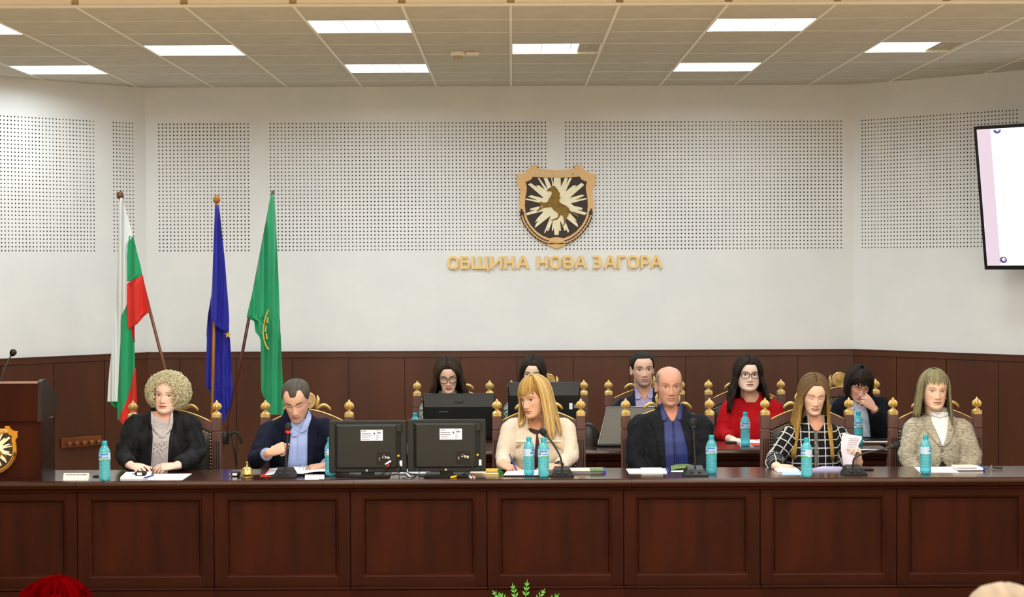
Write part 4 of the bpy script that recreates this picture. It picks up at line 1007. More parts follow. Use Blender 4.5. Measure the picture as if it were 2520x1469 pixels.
b = MB(); b.bb(P[0].x - .01, P[1].x + .02, -.03, .24, 0, .018, bev=.006); b.build('base', BLACKP, t)
Yb = 12.08
t = thing('shoulder_bag', 'black rounded bag on the rear desk left of the laptop', 'bag', (at(1446, 1090, Yb).x, Yb, ZD))
V = []; F = []
for j in range(9):
    s = j / 8; z = .15 * math.sin(s * math.pi / 2)
    for i in range(16):
        an = 2 * math.pi * i / 16; r_ = math.cos(s * math.pi / 2) ** .6 if s < 1 else .02; V.append((.068 * r_ * math.cos(an), .07 * r_ * math.sin(an), z))
for j in range(8):
    for i in range(16): F.append((j * 16 + i, j * 16 + (i + 1) % 16, (j + 1) * 16 + (i + 1) % 16, (j + 1) * 16 + i))
F.append(tuple(8 * 16 + i for i in range(16))); b = MB(); b.add(V, F); b.build('body', LEATHER, t, smooth=True)
b = MB(); b.tube([(.07 * math.cos(a_), -.05, .05 + .09 * math.sin(a_)) for a_ in [i * math.pi / 12 for i in range(13)]], .005, 6); b.build('handle', BLACKP, t, smooth=True)
p = on(1800, 1091, ZD); t = thing('phone', 'black phone before the red top on the rear desk', 'phone', (p.x, p.y, ZD)); b = MB(); b.bb(-.038, .038, 0, .06, 0, .009, bev=.003); b.build('body', BLACKP, t); b = MB(); b.bb(-.034, .034, .004, .056, .0088, .0096); b.build('screen', GLB, t)
sheet([(1822, 1097), (1858, 1097), (1858, 1086), (1818, 1086)], ZD, .012, 'paper_sheet', 'crumpled white paper behind the rear water bottle', 'paper', WHITEP)
t, _ = slab(1856, 1920, 1098, .16, ZD, .018, 'document_stack', 'stack of documents under a red folder on the rear desk', 'documents', WHITEP)
slab(1853, 1920, 1098, .17, ZD + .0185, .005, 'folder', 'red folder topping the documents on the rear desk', 'folder', REDC, 'cover')
t, _ = slab(2128, 2190, 1093, .15, ZD, .013, 'book', 'thick tan book at the right end of the rear desk', 'book', OAKC)
slab(2124, 2190, 1089, .15, ZD + .0135, .010, 'book', 'white book lying on the thick tan book', 'book', WHITEP)
slab(2128, 2188, 1085, .13, ZD + .024, .006, 'notebook', 'dark notebook on top of the book pile at the rear desk end', 'notebook', GLB, 'cover')

# ================================================================== PLANT before the desk
LEAF = mat('leaf_green', '#3f8f2c', .5, c2='#5aa63a', scale=(20, 20, 20))
pc = at(1285, 1469, 9.75); Yp = 9.6
t = thing('potted_fern', 'green leafy potted plant at the foot of the front desk', 'plant', (at(1285, 1460, Yp).x, Yp, 0))
b = MB(); b.lathe([(.08, 0), (.11, .12), (.115, .14), (.105, .14), (.1, .12), (.02, .115)], 20); b.build('pot', mat('clay_pot', '#6b4a35', .7), t, smooth=40)
def frond(base, tip, w, parent):
    b = MB(); n = 7; P = spline([base, (Vector(base) + Vector(tip)) / 2 + Vector((0, -.01, .02)), tip], n)
    d = (Vector(tip) - Vector(base)).normalized(); sd = d.cross(Vector((0, -1, 0))).normalized()
    b.tube(P, [.003, .0028, .0025, .002, .002, .0015, .001], 5)
    for i in range(1, n):
        ln = w * (1.15 - .75 * i / n)
        for sg in (-1, 1):
            a = P[i - 1 if i > 0 else 0]; tipp = a + d * ln * .9 + sd * sg * ln * .75; m1 = a + d * ln * .25 + sd * sg * ln * .5; m2 = a + d * ln * .65 + sd * sg * ln * .25
            b.add([a, m1 + Vector((0, -.004, 0)), tipp, m2 + Vector((0, .004, 0))], [(0, 1, 2, 3)])
    b.add([P[-2] + sd * .006, P[-1] + d * .02, P[-2] - sd * .006], [(0, 1, 2)])
    return b.build('frond', LEAF, parent)
q = lambda px, py, Y=Yp: at(px, py, Y) - t.location
for tip in ((1262, 1442), (1297, 1434), (1215, 1458), (1232, 1464), (1338, 1455), (1372, 1466)):
    tp = q(*tip); bs = Vector((tp.x * .45, 0, .13)) if tip[0] not in (1286, 1287) else q(1268, 1466)
    frond(bs, tp, .035, t)

# ================================================================== PEOPLE: tools
def ring_loft(rings, seg=20):
    """rings: (centre, u axis vector, v axis vector); closed"""
    V = []; F = []
    for c, u, v in rings:
        for k in range(seg):
            a = 2 * math.pi * k / seg; V.append(Vector(c) + Vector(u) * math.cos(a) + Vector(v) * math.sin(a))
    n = len(rings)
    for i in range(n - 1):
        for k in range(seg):
            j = (k + 1) % seg; F.append((i * seg + k, i * seg + j, (i + 1) * seg + j, (i + 1) * seg + k))
    F.append(tuple(range(seg))[::-1]); F.append(tuple((n - 1) * seg + k for k in range(seg)))
    return V, F
def ell_loft(rows, seg=28):
    return ring_loft([(c, (rx, 0, 0), (0, ry, 0)) for c, rx, ry in rows], seg)
def orient(V, F):
    """make sure the closed surface faces outwards"""
    V = [Vector(p) for p in V]; vol = 0
    for f in F:
        a = V[f[0]]
        for i in range(1, len(f) - 1): vol += a.dot(V[f[i]].cross(V[f[i + 1]]))
    return V, (F if vol > 0 else [tuple(reversed(f)) for f in F])
def tmp_obj(V, F):
    V, F = orient(V, F); me = bpy.data.meshes.new('tmp'); me.from_pydata([tuple(v) for v in V], [], F); me.update()
    o = bpy.data.objects.new('tmp', me); COL.objects.link(o); return o
def union(parts):
    obs = [tmp_obj(*p) for p in parts]
    for o in obs[1:]:
        m = obs[0].modifiers.new('u', 'BOOLEAN'); m.operation = 'UNION'; m.solver = 'MANIFOLD'; m.object = o
    bpy.context.view_layer.update()
    me = bpy.data.meshes.new_from_object(obs[0].evaluated_get(bpy.context.evaluated_depsgraph_get()))
    for o in obs: d = o.data; bpy.data.objects.remove(o); bpy.data.meshes.remove(d)
    return me
def remesh(parts, vox, smooth=5, fac=.5):
    V = []; F = []
    for v, f in parts:
        v, f = orient(v, f); o = len(V); V += v; F += [tuple(o + i for i in q) for q in f]
    me = bpy.data.meshes.new('tmp'); me.from_pydata([tuple(v) for v in V], [], F); me.update()
    o = bpy.data.objects.new('tmp', me); COL.objects.link(o)
    m = o.modifiers.new('r', 'REMESH'); m.mode = 'VOXEL'; m.voxel_size = vox
    if smooth: s = o.modifiers.new('s', 'SMOOTH'); s.factor = fac; s.iterations = smooth
    bpy.context.view_layer.update()
    r = bpy.data.meshes.new_from_object(o.evaluated_get(bpy.context.evaluated_depsgraph_get()))
    bpy.data.objects.remove(o); bpy.data.meshes.remove(me); return r
def verts(me):
    a = np.empty(len(me.vertices) * 3, np.float32); me.vertices.foreach_get('co', a); return a.reshape(-1, 3)
def normals(me):
    a = np.empty(len(me.vertices) * 3, np.float32); me.vertices.foreach_get('normal', a); return a.reshape(-1, 3)
def set_verts(me, a): me.vertices.foreach_set('co', np.asarray(a, np.float32).ravel()); me.update()
def color_attr(me, C, name='Col'):
    at_ = me.color_attributes.new(name, 'FLOAT_COLOR', 'POINT'); C = np.asarray(C, np.float32)
    if C.shape[1] == 3: C = np.concatenate([C, np.ones((len(C), 1), np.float32)], 1)
    at_.data.foreach_set('color', C.ravel())
def cubic(x, xs, ys):
    """smooth interpolation through a table"""
    xs = np.asarray(xs, float); ys = np.asarray(ys, float); m = np.gradient(ys, xs); x = np.asarray(x, float)
    i = np.clip(np.searchsorted(xs, x) - 1, 0, len(xs) - 2); h = xs[i + 1] - xs[i]; t = (x - xs[i]) / h
    return (2 * t ** 3 - 3 * t ** 2 + 1) * ys[i] + (t ** 3 - 2 * t ** 2 + t) * h * m[i] + (-2 * t ** 3 + 3 * t ** 2) * ys[i + 1] + (t ** 3 - t ** 2) * h * m[i + 1]
G = lambda x, c, s: np.exp(-((x - c) / s) ** 2)
HN = [0, .03, .08, .15, .22, .30, .40, .50, .60, .70, .80, .90, .96, 1.0]
HW_ = [.012, .026, .040, .050, .0565, .0615, .0665, .0695, .0722, .0735, .0700, .0560, .0370, .006]
HF = [-.066, -.082, -.0885, -.087, -.087, -.0875, -.088, -.088, -.093, -.0915, -.082, -.060, -.038, -.003]
HB = [-.040, -.020, .000, .030, .058, .076, .088, .096, .102, .103, .094, .070, .046, .010]
HM = [-.052, -.045, -.035, -.018, -.004, .002, .006, .008, .008, .008, .008, .006, .005, .004]
def head_grid(sp, nu=80, nv=66, plain=False):
    jw, fat, nose = sp.get('jaw', 1.0), sp.get('fat', 0.0), sp.get('nose', 1.0)
    s = np.linspace(-1, 1, nu, endpoint=False); a = np.pi * np.sign(s) * np.abs(s) ** 1.3
    j = np.linspace(0, 1, nv); n = .55 * j + .45 * (.5 - .5 * np.cos(np.pi * j))
    W_ = cubic(n, HN, HW_) * np.interp(n, [0, .3, .5, 1], [jw, jw, 1, 1]) + fat * G(n, .22, .16)
    f = cubic(n, HN, HF); b = cubic(n, HN, HB); m = cubic(n, HN, HM)
    A, N = np.meshgrid(a, n); Wg, fg, bg, mg = (q[:, None] * np.ones_like(A) for q in (W_, f, b, m))
    ca, sa = np.cos(A), np.sin(A); e = 2 / 2.25
    X = Wg * np.sign(sa) * np.abs(sa) ** e
    Y = np.where(ca > 0, mg + (fg - mg) * np.abs(ca) ** e, mg + (bg - mg) * np.abs(ca) ** .95)
    Z = (N - .5) * .225
    if not plain:
        front = np.clip(ca * 1.6, 0, 1); ax = np.abs(X); d = np.zeros_like(X)
        pz = np.interp(Z, [-.056, -.050, -.045, -.040, -.034, -.024, -.012, 0, .008, .02, .03], [0, .002, .010, .022, .0250, .0195, .0125, .0065, .004, .0012, 0]) * nose
        sw = np.interp(Z, [-.05, -.034, -.012, .01], [.0125, .0115, .0085, .0085])
        d += pz * np.exp(-(X / sw) ** 2)
        d += .009 * nose * G(ax, .0125, .0062) * G(Z, -.0395, .0065)
        d -= .0115 * G(ax, .031, .0175) * G(Z, .002, .012)
        d += .0058 * G(ax, .031, .0115) * G(Z, -.0005, .0075)
        d += .0035 * G(ax, .027, .022) * G(Z, .0185, .006)
        d += .0035 * G(ax, .045, .018) * G(Z, -.024, .02)
        d += .0045 * G(X, 0, .030) * G(Z, -.064, .018)
        d += .0050 * G(X, 0, .018) * G(Z, -.0585, .0050) + .0058 * G(X, 0, .0155) * G(Z, -.0700, .0052) - .0032 * G(X, 0, .022) * G(Z, -.0642, .0020)
        d -= .0040 * G(X, 0, .020) * G(Z, -.0805, .0055)
        d += .0050 * G(X, 0, .018) * G(Z, -.0960, .012)
        d -= .0028 * G(ax, .030 , .006) * G(Z, -.052, .014)
        Y = Y - d * front
    V = np.stack([X, Y, Z], -1).reshape(-1, 3)
    F = []
    for q in range(nv - 1):
        for k in range(nu):
            k2 = (k + 1) % nu; F.append((q * nu + k, q * nu + k2, (q + 1) * nu + k2, (q + 1) * nu + k))
    F.append(tuple(range(nu))[::-1]); F.append(tuple((nv - 1) * nu + k for k in range(nu)))
    return V, F, A.ravel(), N.ravel()
def ear(sx):
    V = []; F = []; m, n = 14, 10
    for i in range(n):
        ph = math.pi * (i + .5) / n
        for k in range(m):
            th = 2 * math.pi * k / m; x, y, z = math.sin(ph) * math.cos(th), math.sin(ph) * math.sin(th), math.cos(ph)
            V.append(Vector((sx * (.0735 + .011 * x + .006 * y + (-.006 if (x > .4 and abs(z) < .6) else 0)), .012 + .018 * y, -.006 + .031 * z)))
    for i in range(n - 1):
        for k in range(m): F.append((i * m + k, i * m + (k + 1) % m, (i + 1) * m + (k + 1) % m, (i + 1) * m + k))
    F.append(tuple(range(m))[::-1]); F.append(tuple((n - 1) * m + k for k in range(m)))
    return V, F
def hand_parts(o, d, n, side, curl=(35, 40, 45, 50), thumb=20, sc=1.0, spread=4, toff=(.6, .75, -.35)):
    """closed pieces of a hand: o wrist, d towards the knuckles, n out of the back of the hand, side=+1/-1 picks the thumb side"""
    o = Vector(o); d = Vector(d).normalized(); n = Vector(n); n = (n - d * n.dot(d)).normalized(); s = n.cross(d) * side
    out = []
    rr = [(-.028, .024, .020), (0, .027, .019), (.02, .033, .017), (.05, .0405, .0155), (.078, .0405, .014), (.09, .037, .0115), (.096, .030, .006)]
    out.append(ring_loft([(o + d * x * sc, s * w * sc, n * t * sc) for x, w, t in rr], 18))
    ln = (.070, .078, .073, .057)
    for i in range(4):
        base = o + (d * (.082 - .004 * abs(i - 1)) + s * (.0300 - .0200 * i)) * sc
        fan = R((1.5 - i) * spread); dd = (d * math.cos(fan) + s * math.sin(fan)).normalized(); P = [base - dd * .012 * sc]; ang = 0; p = base; rad = [.0088]
        P.append(p.copy()); rad.append(.0092)
        for k, (fr, cm) in enumerate(((.45, 1.0), (.30, 1.15), (.25, .8))):
            ang += R(curl[i] * cm); v = dd * math.cos(ang) - n * math.sin(ang); L = ln[i] * fr * sc
            P.append(p + v * L * .55); rad.append((.0086, .0080, .0074)[k]); p = p + v * L; P.append(p.copy()); rad.append((.0084, .0078, .0060)[k])
        P.append(p + v * .004 * sc); rad.append(.0028)
        out.append(tube_vf(P, [r_ * sc * (.92 if i == 3 else 1) for r_ in rad], 10))
    base = o + (d * .022 + s * .026 - n * .004) * sc; v = (d * toff[0] + s * toff[1] + n * toff[2]).normalized(); v2 = (v * math.cos(R(thumb)) + (d * .8 - n * .6).normalized() * math.sin(R(thumb))).normalized()
    p1 = base + v * .040 * sc; p2 = p1 + v2 * .030 * sc; v3 = (v2 * .9 + d * .35).normalized(); p3 = p2 + v3 * .024 * sc
    out.append(tube_vf([base - v * .012 * sc, base, (base + p1) / 2, p1, (p1 + p2) / 2, p2, (p2 + p3) / 2, p3, p3 + v3 * .004 * sc], [q * sc for q in (.012, .0145, .0125, .0105, .0100, .0098, .0094, .0072, .003)], 10))
    return out
_wn = lambda p, s, seed: noise.noise(Vector((p[0] * s + seed, p[1] * s * .9, p[2] * s)))

def eyes_panels(P, bvh, Hm, parent, sp):
    """eyes, brows, lips laid on the head surface (head-local columns, pushed through Hm)"""
    def panel(xs, lo, hi, off, name, m, nz=5, par=parent):
        V = []; F = []
        for x, l, h in zip(xs, lo, hi):
            for k in range(nz):
                z = l + (h - l) * k / (nz - 1); hit = bvh.ray_cast(Vector((x, -.3, z)), Vector((0, 1, 0)))
                y = hit[0].y if hit[0] is not None else -.07
                V.append(Hm @ Vector((x, y - off, z)))
        n = len(xs)
        for i in range(n - 1):
            for k in range(nz - 1): F.append((i * nz + k, (i + 1) * nz + k, (i + 1) * nz + k + 1, i * nz + k + 1))
        b = MB(); b.add(V, F); return b.build(name, m, par, smooth=True)
    ew, op = .0158, sp.get('open', .0052); op = op + .0012 if op > .001 else op
    for sx in (-1, 1):
        c = sx * .031; u = np.linspace(-1, 1, 13); xs = c + u * ew; tilt = .0012 * u * sx
        arc = np.sqrt(np.clip(1 - u * u, 0, 1))
        up = tilt + op * arc ** .8 - .001; lo = tilt - op * .62 * arc - .001
        if op > .001:
            e = panel(xs, lo, up, .0006, 'eye', EYEW)
            ui = np.linspace(-.42, .42, 9); xi = c + ui * ew + sp.get('gaze', 0) * .004; ri = .0062
            hh = np.sqrt(np.clip(ri ** 2 - (ui * ew) ** 2, 0, 1)); top = np.minimum(.0005 + hh, np.interp(xi, xs, up)); bot = np.maximum(.0005 - hh, np.interp(xi, xs, lo))
            panel(xi, bot, np.maximum(top, bot), .0011, 'iris', sp.get('iris', IRISM), par=e)
            panel(xs * 1.0, up - .0003, up + .0016 + .0008 * arc, .0013, 'lash_line', LASHM, 3, par=e)
            panel(xs[2:-2], lo[2:-2] - .0006, lo[2:-2] + .0001, .0009, 'lower_lid', LIDM, 3, par=e)
        else:
            lz = tilt - .0035 * arc - .0015
            panel(xs, lz - .0009, lz + .0009, .0010, 'eyelashes', LASHM, 3)
        ub = np.linspace(-1, 1, 11); xb = c + sx * .002 + ub * .0195; zb = .0212 + .0026 * (1 - (ub * sx - .1) ** 2) + sp.get('brow_tilt', 0) * ub * sx
        th = .0024 * (1 - .55 * np.clip(ub * sx, 0, 1)) * sp.get('brow_th', 1)
        panel(xb, zb - th, zb + th, .0014, 'eyebrow', sp['browm'], 4)
    um = np.linspace(-1, 1, 15); xm = um * sp.get('mouth', .0262); a2 = np.clip(1 - um ** 2, 0, 1)
    top = -.0640 + (.0056 * a2 ** .8) * (1 - .22 * G(um, 0, .18)) + .0006; bot = -.0640 - .0064 * a2
    l = panel(xm, bot, top, .0007, 'lips', sp['lipm'], 7)
    panel(xm * .97, -.0650 - 0 * a2, -.0634 + 0 * a2, .0011, 'mouth_line', MOUTHM, 3, par=l)
EYEW = mat('eye_white', '#d9d4cc', .35); IRISM = mat('iris_brown', '#33261c', .3); IRISB = mat('iris_grey', '#50606a', .3); LASHM = mat('lash_dark', '#2a1c16', .6); LIDM = mat('lid_pink', '#a8766a', .6); MOUTHM = mat('mouth_dark', '#6e2f2c', .6)
def lipm(c): return mat('lips_' + c.strip('#'), c, .4)
def browm(c): return mat('brow_' + c.strip('#'), c, .7)
SKIN = mat('skin', '#c99a82', .48, attr='Col', spec=.35)
HAIR = mat('hair', '#333333', .6, attr='Col', spec=.2)

def hair_cap(sp, Hm, hl, T, col, name, parent, var=.12, capk=1.0, freq=26):
    """a layer of hair over the skull; hl(|azimuth deg|, signed) = hairline height 0..1"""
    V, F, A, N = head_grid(sp, 96, 90, plain=True)
    deg = np.degrees(A); line = np.array([hl(abs(d), d) for d in deg]); m = N - line
    c = np.array([0, .008, 0]); D = V - c; L = np.linalg.norm(D, axis=1, keepdims=True)
    off = np.clip(m / .07, -.35, 1) * T * capk
    nz = np.array([_wn(v, freq * 3, 3) for v in V]) * T * .25
    V2 = V + D / L * (off + np.where(m > .02, nz, 0))[:, None]
    keep = [f for f in F[:-2] if max(m[i] for i in f) > -.015] + [F[-1]]
    V3 = [Hm @ Vector(v) for v in V2]
    b = MB(); b.add(V3, keep); o = b.build(name, HAIR, parent, smooth=True)
    rs = np.array([noise.noise(Vector((v[0] * freq * 3, v[1] * freq, v[2] * freq * .5))) for v in V]); cc = np.array(lin(col)[:3])
    C = cc[None, :] * (1 + var * 2.2 * rs[:, None]); color_attr(o.data, np.clip(C, 0, 1)); return o
def locks(paths, radii, cols, name, parent, seg=5, taper=(.55, 1, 1, .95, .8, .25), flat=.6, m=None):
    V = []; F = []; C = []
    for P, r, c in zip(paths, radii, cols):
        n = len(P); rad = np.interp(np.linspace(0, 1, n), np.linspace(0, 1, len(taper)), taper) * r
        v, f = tube_vf(P, list(rad), seg, True, flat); o = len(V); V += [tuple(p) for p in v]; F += [tuple(o + i for i in q) for q in f]
        if isinstance(c[0], (tuple, list)):
            c0, c1 = np.array(c[0]), np.array(c[1])
            for i in range(n):
                k = min(1, max(0, (i / (n - 1) - .25) / .6)); C += [tuple(c0 + (c1 - c0) * k)] * seg
        else: C += [c] * len(v)
    b = MB(); b.v = V; b.f = F; o = b.build(name, m or HAIR, parent, smooth=True); color_attr(o.data, np.array(C)); return o
def mer(a, e, t):
    a, e = R(a), R(e); fr = .092 if abs(a) < math.pi / 2 else .096
    return Vector(((.0735 + t) * math.sin(a) * math.cos(e), .008 - (fr + t) * math.cos(a) * math.cos(e), (.1125 + t) * math.sin(e)))
def long_paths(n, amin, amax, drop, t=.016, flare=.02, fwd=0.0, e0=84, e1=-4, wave=0.0, seed=1, jit=.006, part=0.0, side=None, fwd_y=None):
    """hair falling from the crown: azimuths amin..amax (degrees from the face), both sides unless side is set"""
    rr = random.Random(seed); out = []
    for k in range(n):
        sg = side if side else (1 if k % 2 else -1); u = (k // (1 if side else 2) + rr.random()) / (n / (1 if side else 2)); a = sg * (amin + (amax - amin) * min(u, 1))
        tt = t * rr.uniform(.75, 1.15); P = []
        for i in range(7):
            s = i / 6; e = e0 + (e1 - e0) * s; p = mer(a, e, tt * (.92 + .08 * s)); p.x += part * (1 - s) ** 1.5; P.append(p)
        d = drop(abs(a), sg) * rr.uniform(.88, 1.04); base = P[-1].copy(); ph = rr.uniform(0, 6)
        for i in range(1, 10):
            s = i / 9; fw = fwd(abs(a), sg) if callable(fwd) else fwd
            P.append(base + Vector((math.sin(R(a)) * flare * s + sg * 0 + wave * math.sin(s * 9 + ph) * .6 + rr.uniform(-1, 1) * jit * .3, -fw * s + wave * math.cos(s * 8 + ph), -d * s)))
        out.append(P)
    return out
def part_paths(n, drop, t=.016, flare=.02, fwd=0.0, wave=0.0, seed=1, part=4, a0=58, a1=165, e1=-4, efront=46):
    """hair combed from a parting on the crown to both sides and down"""
    rr = random.Random(seed); out = []
    D = lambda a, e: Vector((math.sin(R(a)) * math.cos(R(e)), -math.cos(R(a)) * math.cos(R(e)), math.sin(R(e))))
    for k in range(n):
        sg = 1 if k % 2 else -1; u = (k + rr.random()) / n; er = efront + u * (150 - efront); tt = t * rr.uniform(.8, 1.15)
        r0 = D(part + sg * 2, er) if er <= 90 else D(180 - part, 180 - er); a = sg * (a0 + (a1 - a0) * u); r1 = D(a, e1); P = []
        for i in range(9):
            s = i / 8; d = r0.slerp(r1, s) if r0.dot(r1) > -.99 else r0.lerp(r1, s); fr = .092 if d.y < 0 else .096
            q = tt * (.9 + .25 * math.sin(s * math.pi)); P.append(Vector(((.0735 + q) * d.x, .008 + (fr + q) * d.y, (.1125 + q) * d.z)))
        dd = drop(abs(a), sg) * rr.uniform(.86, 1.04); base = P[-1].copy(); ph = rr.uniform(0, 6); fw = fwd(abs(a), sg) if callable(fwd) else fwd
        for i in range(1, 10):
            s = i / 9; P.append(base + Vector((math.sin(R(a)) * flare * s + wave * math.sin(s * 9 + ph) * .6 + rr.uniform(-.003, .003), -fw * s + wave * math.cos(s * 8 + ph), -dd * s)))
        out.append(P)
    return out
def two_tone(n, root, tip, var=.18, seed=4):
    rr = random.Random(seed); out = []
    for k in range(n):
        v = 1 + rr.uniform(-var, var); m = rr.uniform(.5, 1.0); a = np.array(lin(root)[:3]) * v; b = np.array(lin(tip)[:3]) * v; b = a + (b - a) * m
        out.append((tuple(np.clip(a, 0, 1)) + (1.0,), tuple(np.clip(b, 0, 1)) + (1.0,)))
    return out
def bangs_paths(n, amin, amax, eend, t=.014, e0=70, seed=2, sweep=0.0):
    rr = random.Random(seed); out = []
    for k in range(n):
        a = amin + (amax - amin) * (k + rr.random()) / n; ee = (eend(a) if callable(eend) else eend) + rr.uniform(-3, 3); P = []
        for i in range(9):
            s = i / 8; P.append(mer(a + sweep * s, e0 + (ee - e0) * s, t * (.8 + .3 * math.sin(s * 3)) ))
        out.append(P)
    return out
def shade_cols(n, base, tip=None, var=.25, seed=3):
    rr = random.Random(seed); out = []
    for k in range(n):
        c = np.array(lin(base)[:3]); 
        if tip is not None: c = c + (np.array(lin(tip)[:3]) - c) * rr.random() ** 1.2
        out.append(tuple(np.clip(c * (1 + rr.uniform(-var, var)), 0, 1)) + (1.0,))
    return out

def person(sp):
    X0, Y0 = at(sp['x'], 1050, sp['Y']).x, sp['Y']
    root = thing('person', sp['label'], 'person', (X0, Y0, 0)); O = Vector((X0, Y0, 0)); CO = Vector((0, 0, CAMZ)) - O
    L = lambda px, py, Y=None: at(px, py, Y if Y else Y0) - O
    hs = sp.get('hs', 1.0)
    Hr = Matrix.Rotation(R(sp.get('yaw', 0)), 4, 'Z') @ Matrix.Rotation(R(sp.get('pitch', 0)), 4, 'X') @ Matrix.Rotation(R(sp.get('roll', 0)), 4, 'Y')
    eyep = L(*sp['eye'], sp['Ye']); hc = eyep - (Hr @ Vector((0, -.085 * hs, 0)))
    Hm = Matrix.Translation(hc) @ Hr @ Matrix.Scale(hs, 4)
    shL, shR = L(*sp['sh'][0]), L(*sp['sh'][1])            # shoulder joints
    lean = sp.get('lean', 0.0)
    shL.y -= lean; shR.y -= lean
    mid = (shL + shR) / 2; zs = mid.z; hw = (shR - shL).length / 2 
    # ---- outer garment torso
    cw, ww, hpw, bd, wd_ = sp.get('chest', .175), sp.get('waist', .165), sp.get('hip', .19), sp.get('bust', .125), sp.get('belly', .12)
    def ctr(z, dy=0):
        s = (z - .5) / (zs - .5); return Vector((mid.x * s, -lean * s ** 1.3 + dy if s > 0 else dy, z))
    slope = sp.get('neckh', .055)
    rows = [(ctr(.44), hpw * .96, .12), (ctr(.50), hpw, .135), (ctr(.60), (hpw + ww) / 2, .13), (ctr(.70), ww, wd_), (ctr(zs - .26), (ww + cw) / 2, (wd_ + bd) / 2), (ctr(zs - .17, -.006), cw, bd), (ctr(zs - .09, -.004), cw * 1.02, bd * .92),
            (ctr(zs - .03, .004), hw * 1.0, .092), (ctr(zs + .4 * slope, .008), hw * .93, .082), (ctr(zs + .9 * slope, .010), hw * .76, .072), (ctr(zs + 1.3 * slope, .012), hw * .52, .063), (ctr(zs + 1.68 * slope, .014), sp.get('collar', .064) * 1.1, .057), (ctr(zs + 2.05 * slope, .014), sp.get('collar', .064), .054)]
    torso = ell_loft(rows, 36)
    parts = [torso]
    arms = []
    for i, sj in enumerate((shL, shR)):
        e = L(*sp['el'][i]); w_ = L(*sp['wr'][i]); arms.append((sj, e, w_))
        ar = sp.get('arm', 1.0); cl = sp.get('sleeve', .93)[i] if isinstance(sp.get('sleeve', .93), tuple) else sp.get('sleeve', .93)
        wc = e + (w_ - e) * cl
        P = spline([ctr(zs - .02).lerp(sj, .5), sj + Vector((0, 0, -.004)), sj + (e - sj) * .35, sj + (e - sj) * .7, e, e + (wc - e) * .5, wc], 20)
        rad = np.interp(np.linspace(0, 1, 20), [0, .2, .4, .6, .8, 1], [.050, .058, .058, .053, .046, .040]) * ar
        parts.append(tube_vf(P, list(rad), 14))
    jk = remesh(parts, .0105, 5)
    v = verts(jk); nr = normals(jk); wr = sp.get('wrinkle', .0035)
    els = [np.array(a[1]) for a in arms]
    dis = np.array([_wn((p[0] * .9, p[1], p[2] * 1.5), 13, sp['x']) + .6 * _wn((p[0] * .8 + p[2] * .9, p[1], p[2] * 1.2 - p[0]), 26, sp['x'] + 5) for p in v]) * wr
    for e in els: dis *= 1 + 1.6 * np.exp(-(np.linalg.norm(v - e, axis=1) / .08) ** 2)
    dis *= 1 - .85 * np.exp(-((v[:, 0] - mid.x) / .09) ** 2) * (v[:, 1] < -lean * .5)
    v2 = v + nr * dis[:, None]; set_verts(jk, v2)
    jk.materials.append(sp['jm']); fin(jk, True)
    if sp.get('plaid'):
        pc = np.zeros_like(v)
        sm = lambda t: max(0, min(1, t)) ** 2 * (3 - 2 * max(0, min(1, t)))
        for i_, p in enumerate(v):
            bx, bz = p[0], p[2]; k = 0 if p[0] < mid.x else 1; a, e, w_ = arms[k]; best = None
            for (q0, q1, off) in ((a, e, 0), (e, w_, (e - a).length)):
                d = q1 - q0; Ls = d.length; d = d / Ls; r = Vector(p) - q0; s = r.dot(d); s = max(-.08 if off == 0 else 0, min(Ls + .05, s)); pe = r - d * s
                if best is None or pe.length < best[0]: best = (pe.length, pe, d, off + s)
            ax = Vector((best[2].z, 0, -best[2].x)); ax = ax.normalized() if ax.length > .2 else Vector((1, 0, 0)); ax = ax * (1 if ax.x > 0 else -1)
            su, sv = a.x + best[1].dot(ax), a.z - best[3]
            wgt = sm((abs(p[0] - mid.x) - hw * .80) / (hw * .22)) if best[3] < .12 else (1.0 if best[0] < .066 and (best[3] > (e - a).length or abs(p[0] - mid.x) > hw * .86) else 0.0)
            pc[i_, 0], pc[i_, 2] = bx + (su - bx) * wgt, bz + (sv - bz) * wgt
        a_ = jk.attributes.new('pc', 'FLOAT_VECTOR', 'POINT'); a_.data.foreach_set('vector', pc.astype(np.float32).ravel())
    jo = link(sp.get('garment', 'jacket'), jk, root)
    # ---- body: head, ears, neck, inner torso, arms, hands as one surface
    HV, HF_, _, _ = head_grid(sp); hv = [Hm @ Vector(p) for p in HV]
    bvh_h = BVHTree.FromPolygons([Vector(p) for p in HV], HF_)
    bp_ = [(hv, HF_)]
    for sx in (-1, 1): ve, fe = ear(sx); bp_.append(([Hm @ Vector((p.x * 1, p.y, p.z)) for p in ve], fe))
    nr_ = sp.get('neck', .05); n0 = ctr(zs - .03, .012); n1 = Hm @ Vector((0, .020, -.055)); n2 = Hm @ Vector((0, .018, -.01))
    nm = n0.lerp(n1, .5); nm.y += .004
    neck = tube_vf(spline([n0, nm, n1, n2], 12), list(np.interp(np.linspace(0, 1, 12), [0, .25, .6, 1], [nr_ * 1.5, nr_ * 1.12, nr_, nr_ * .95])), 24); bp_.append(neck)
    inner = ell_loft([(ctr(.5), .12, .08), (ctr(zs - .25), .12, .075), (ctr(zs - .08), .12, .06), (ctr(zs - .01, .01), .085, .045)], 24); bp_.append(inner)
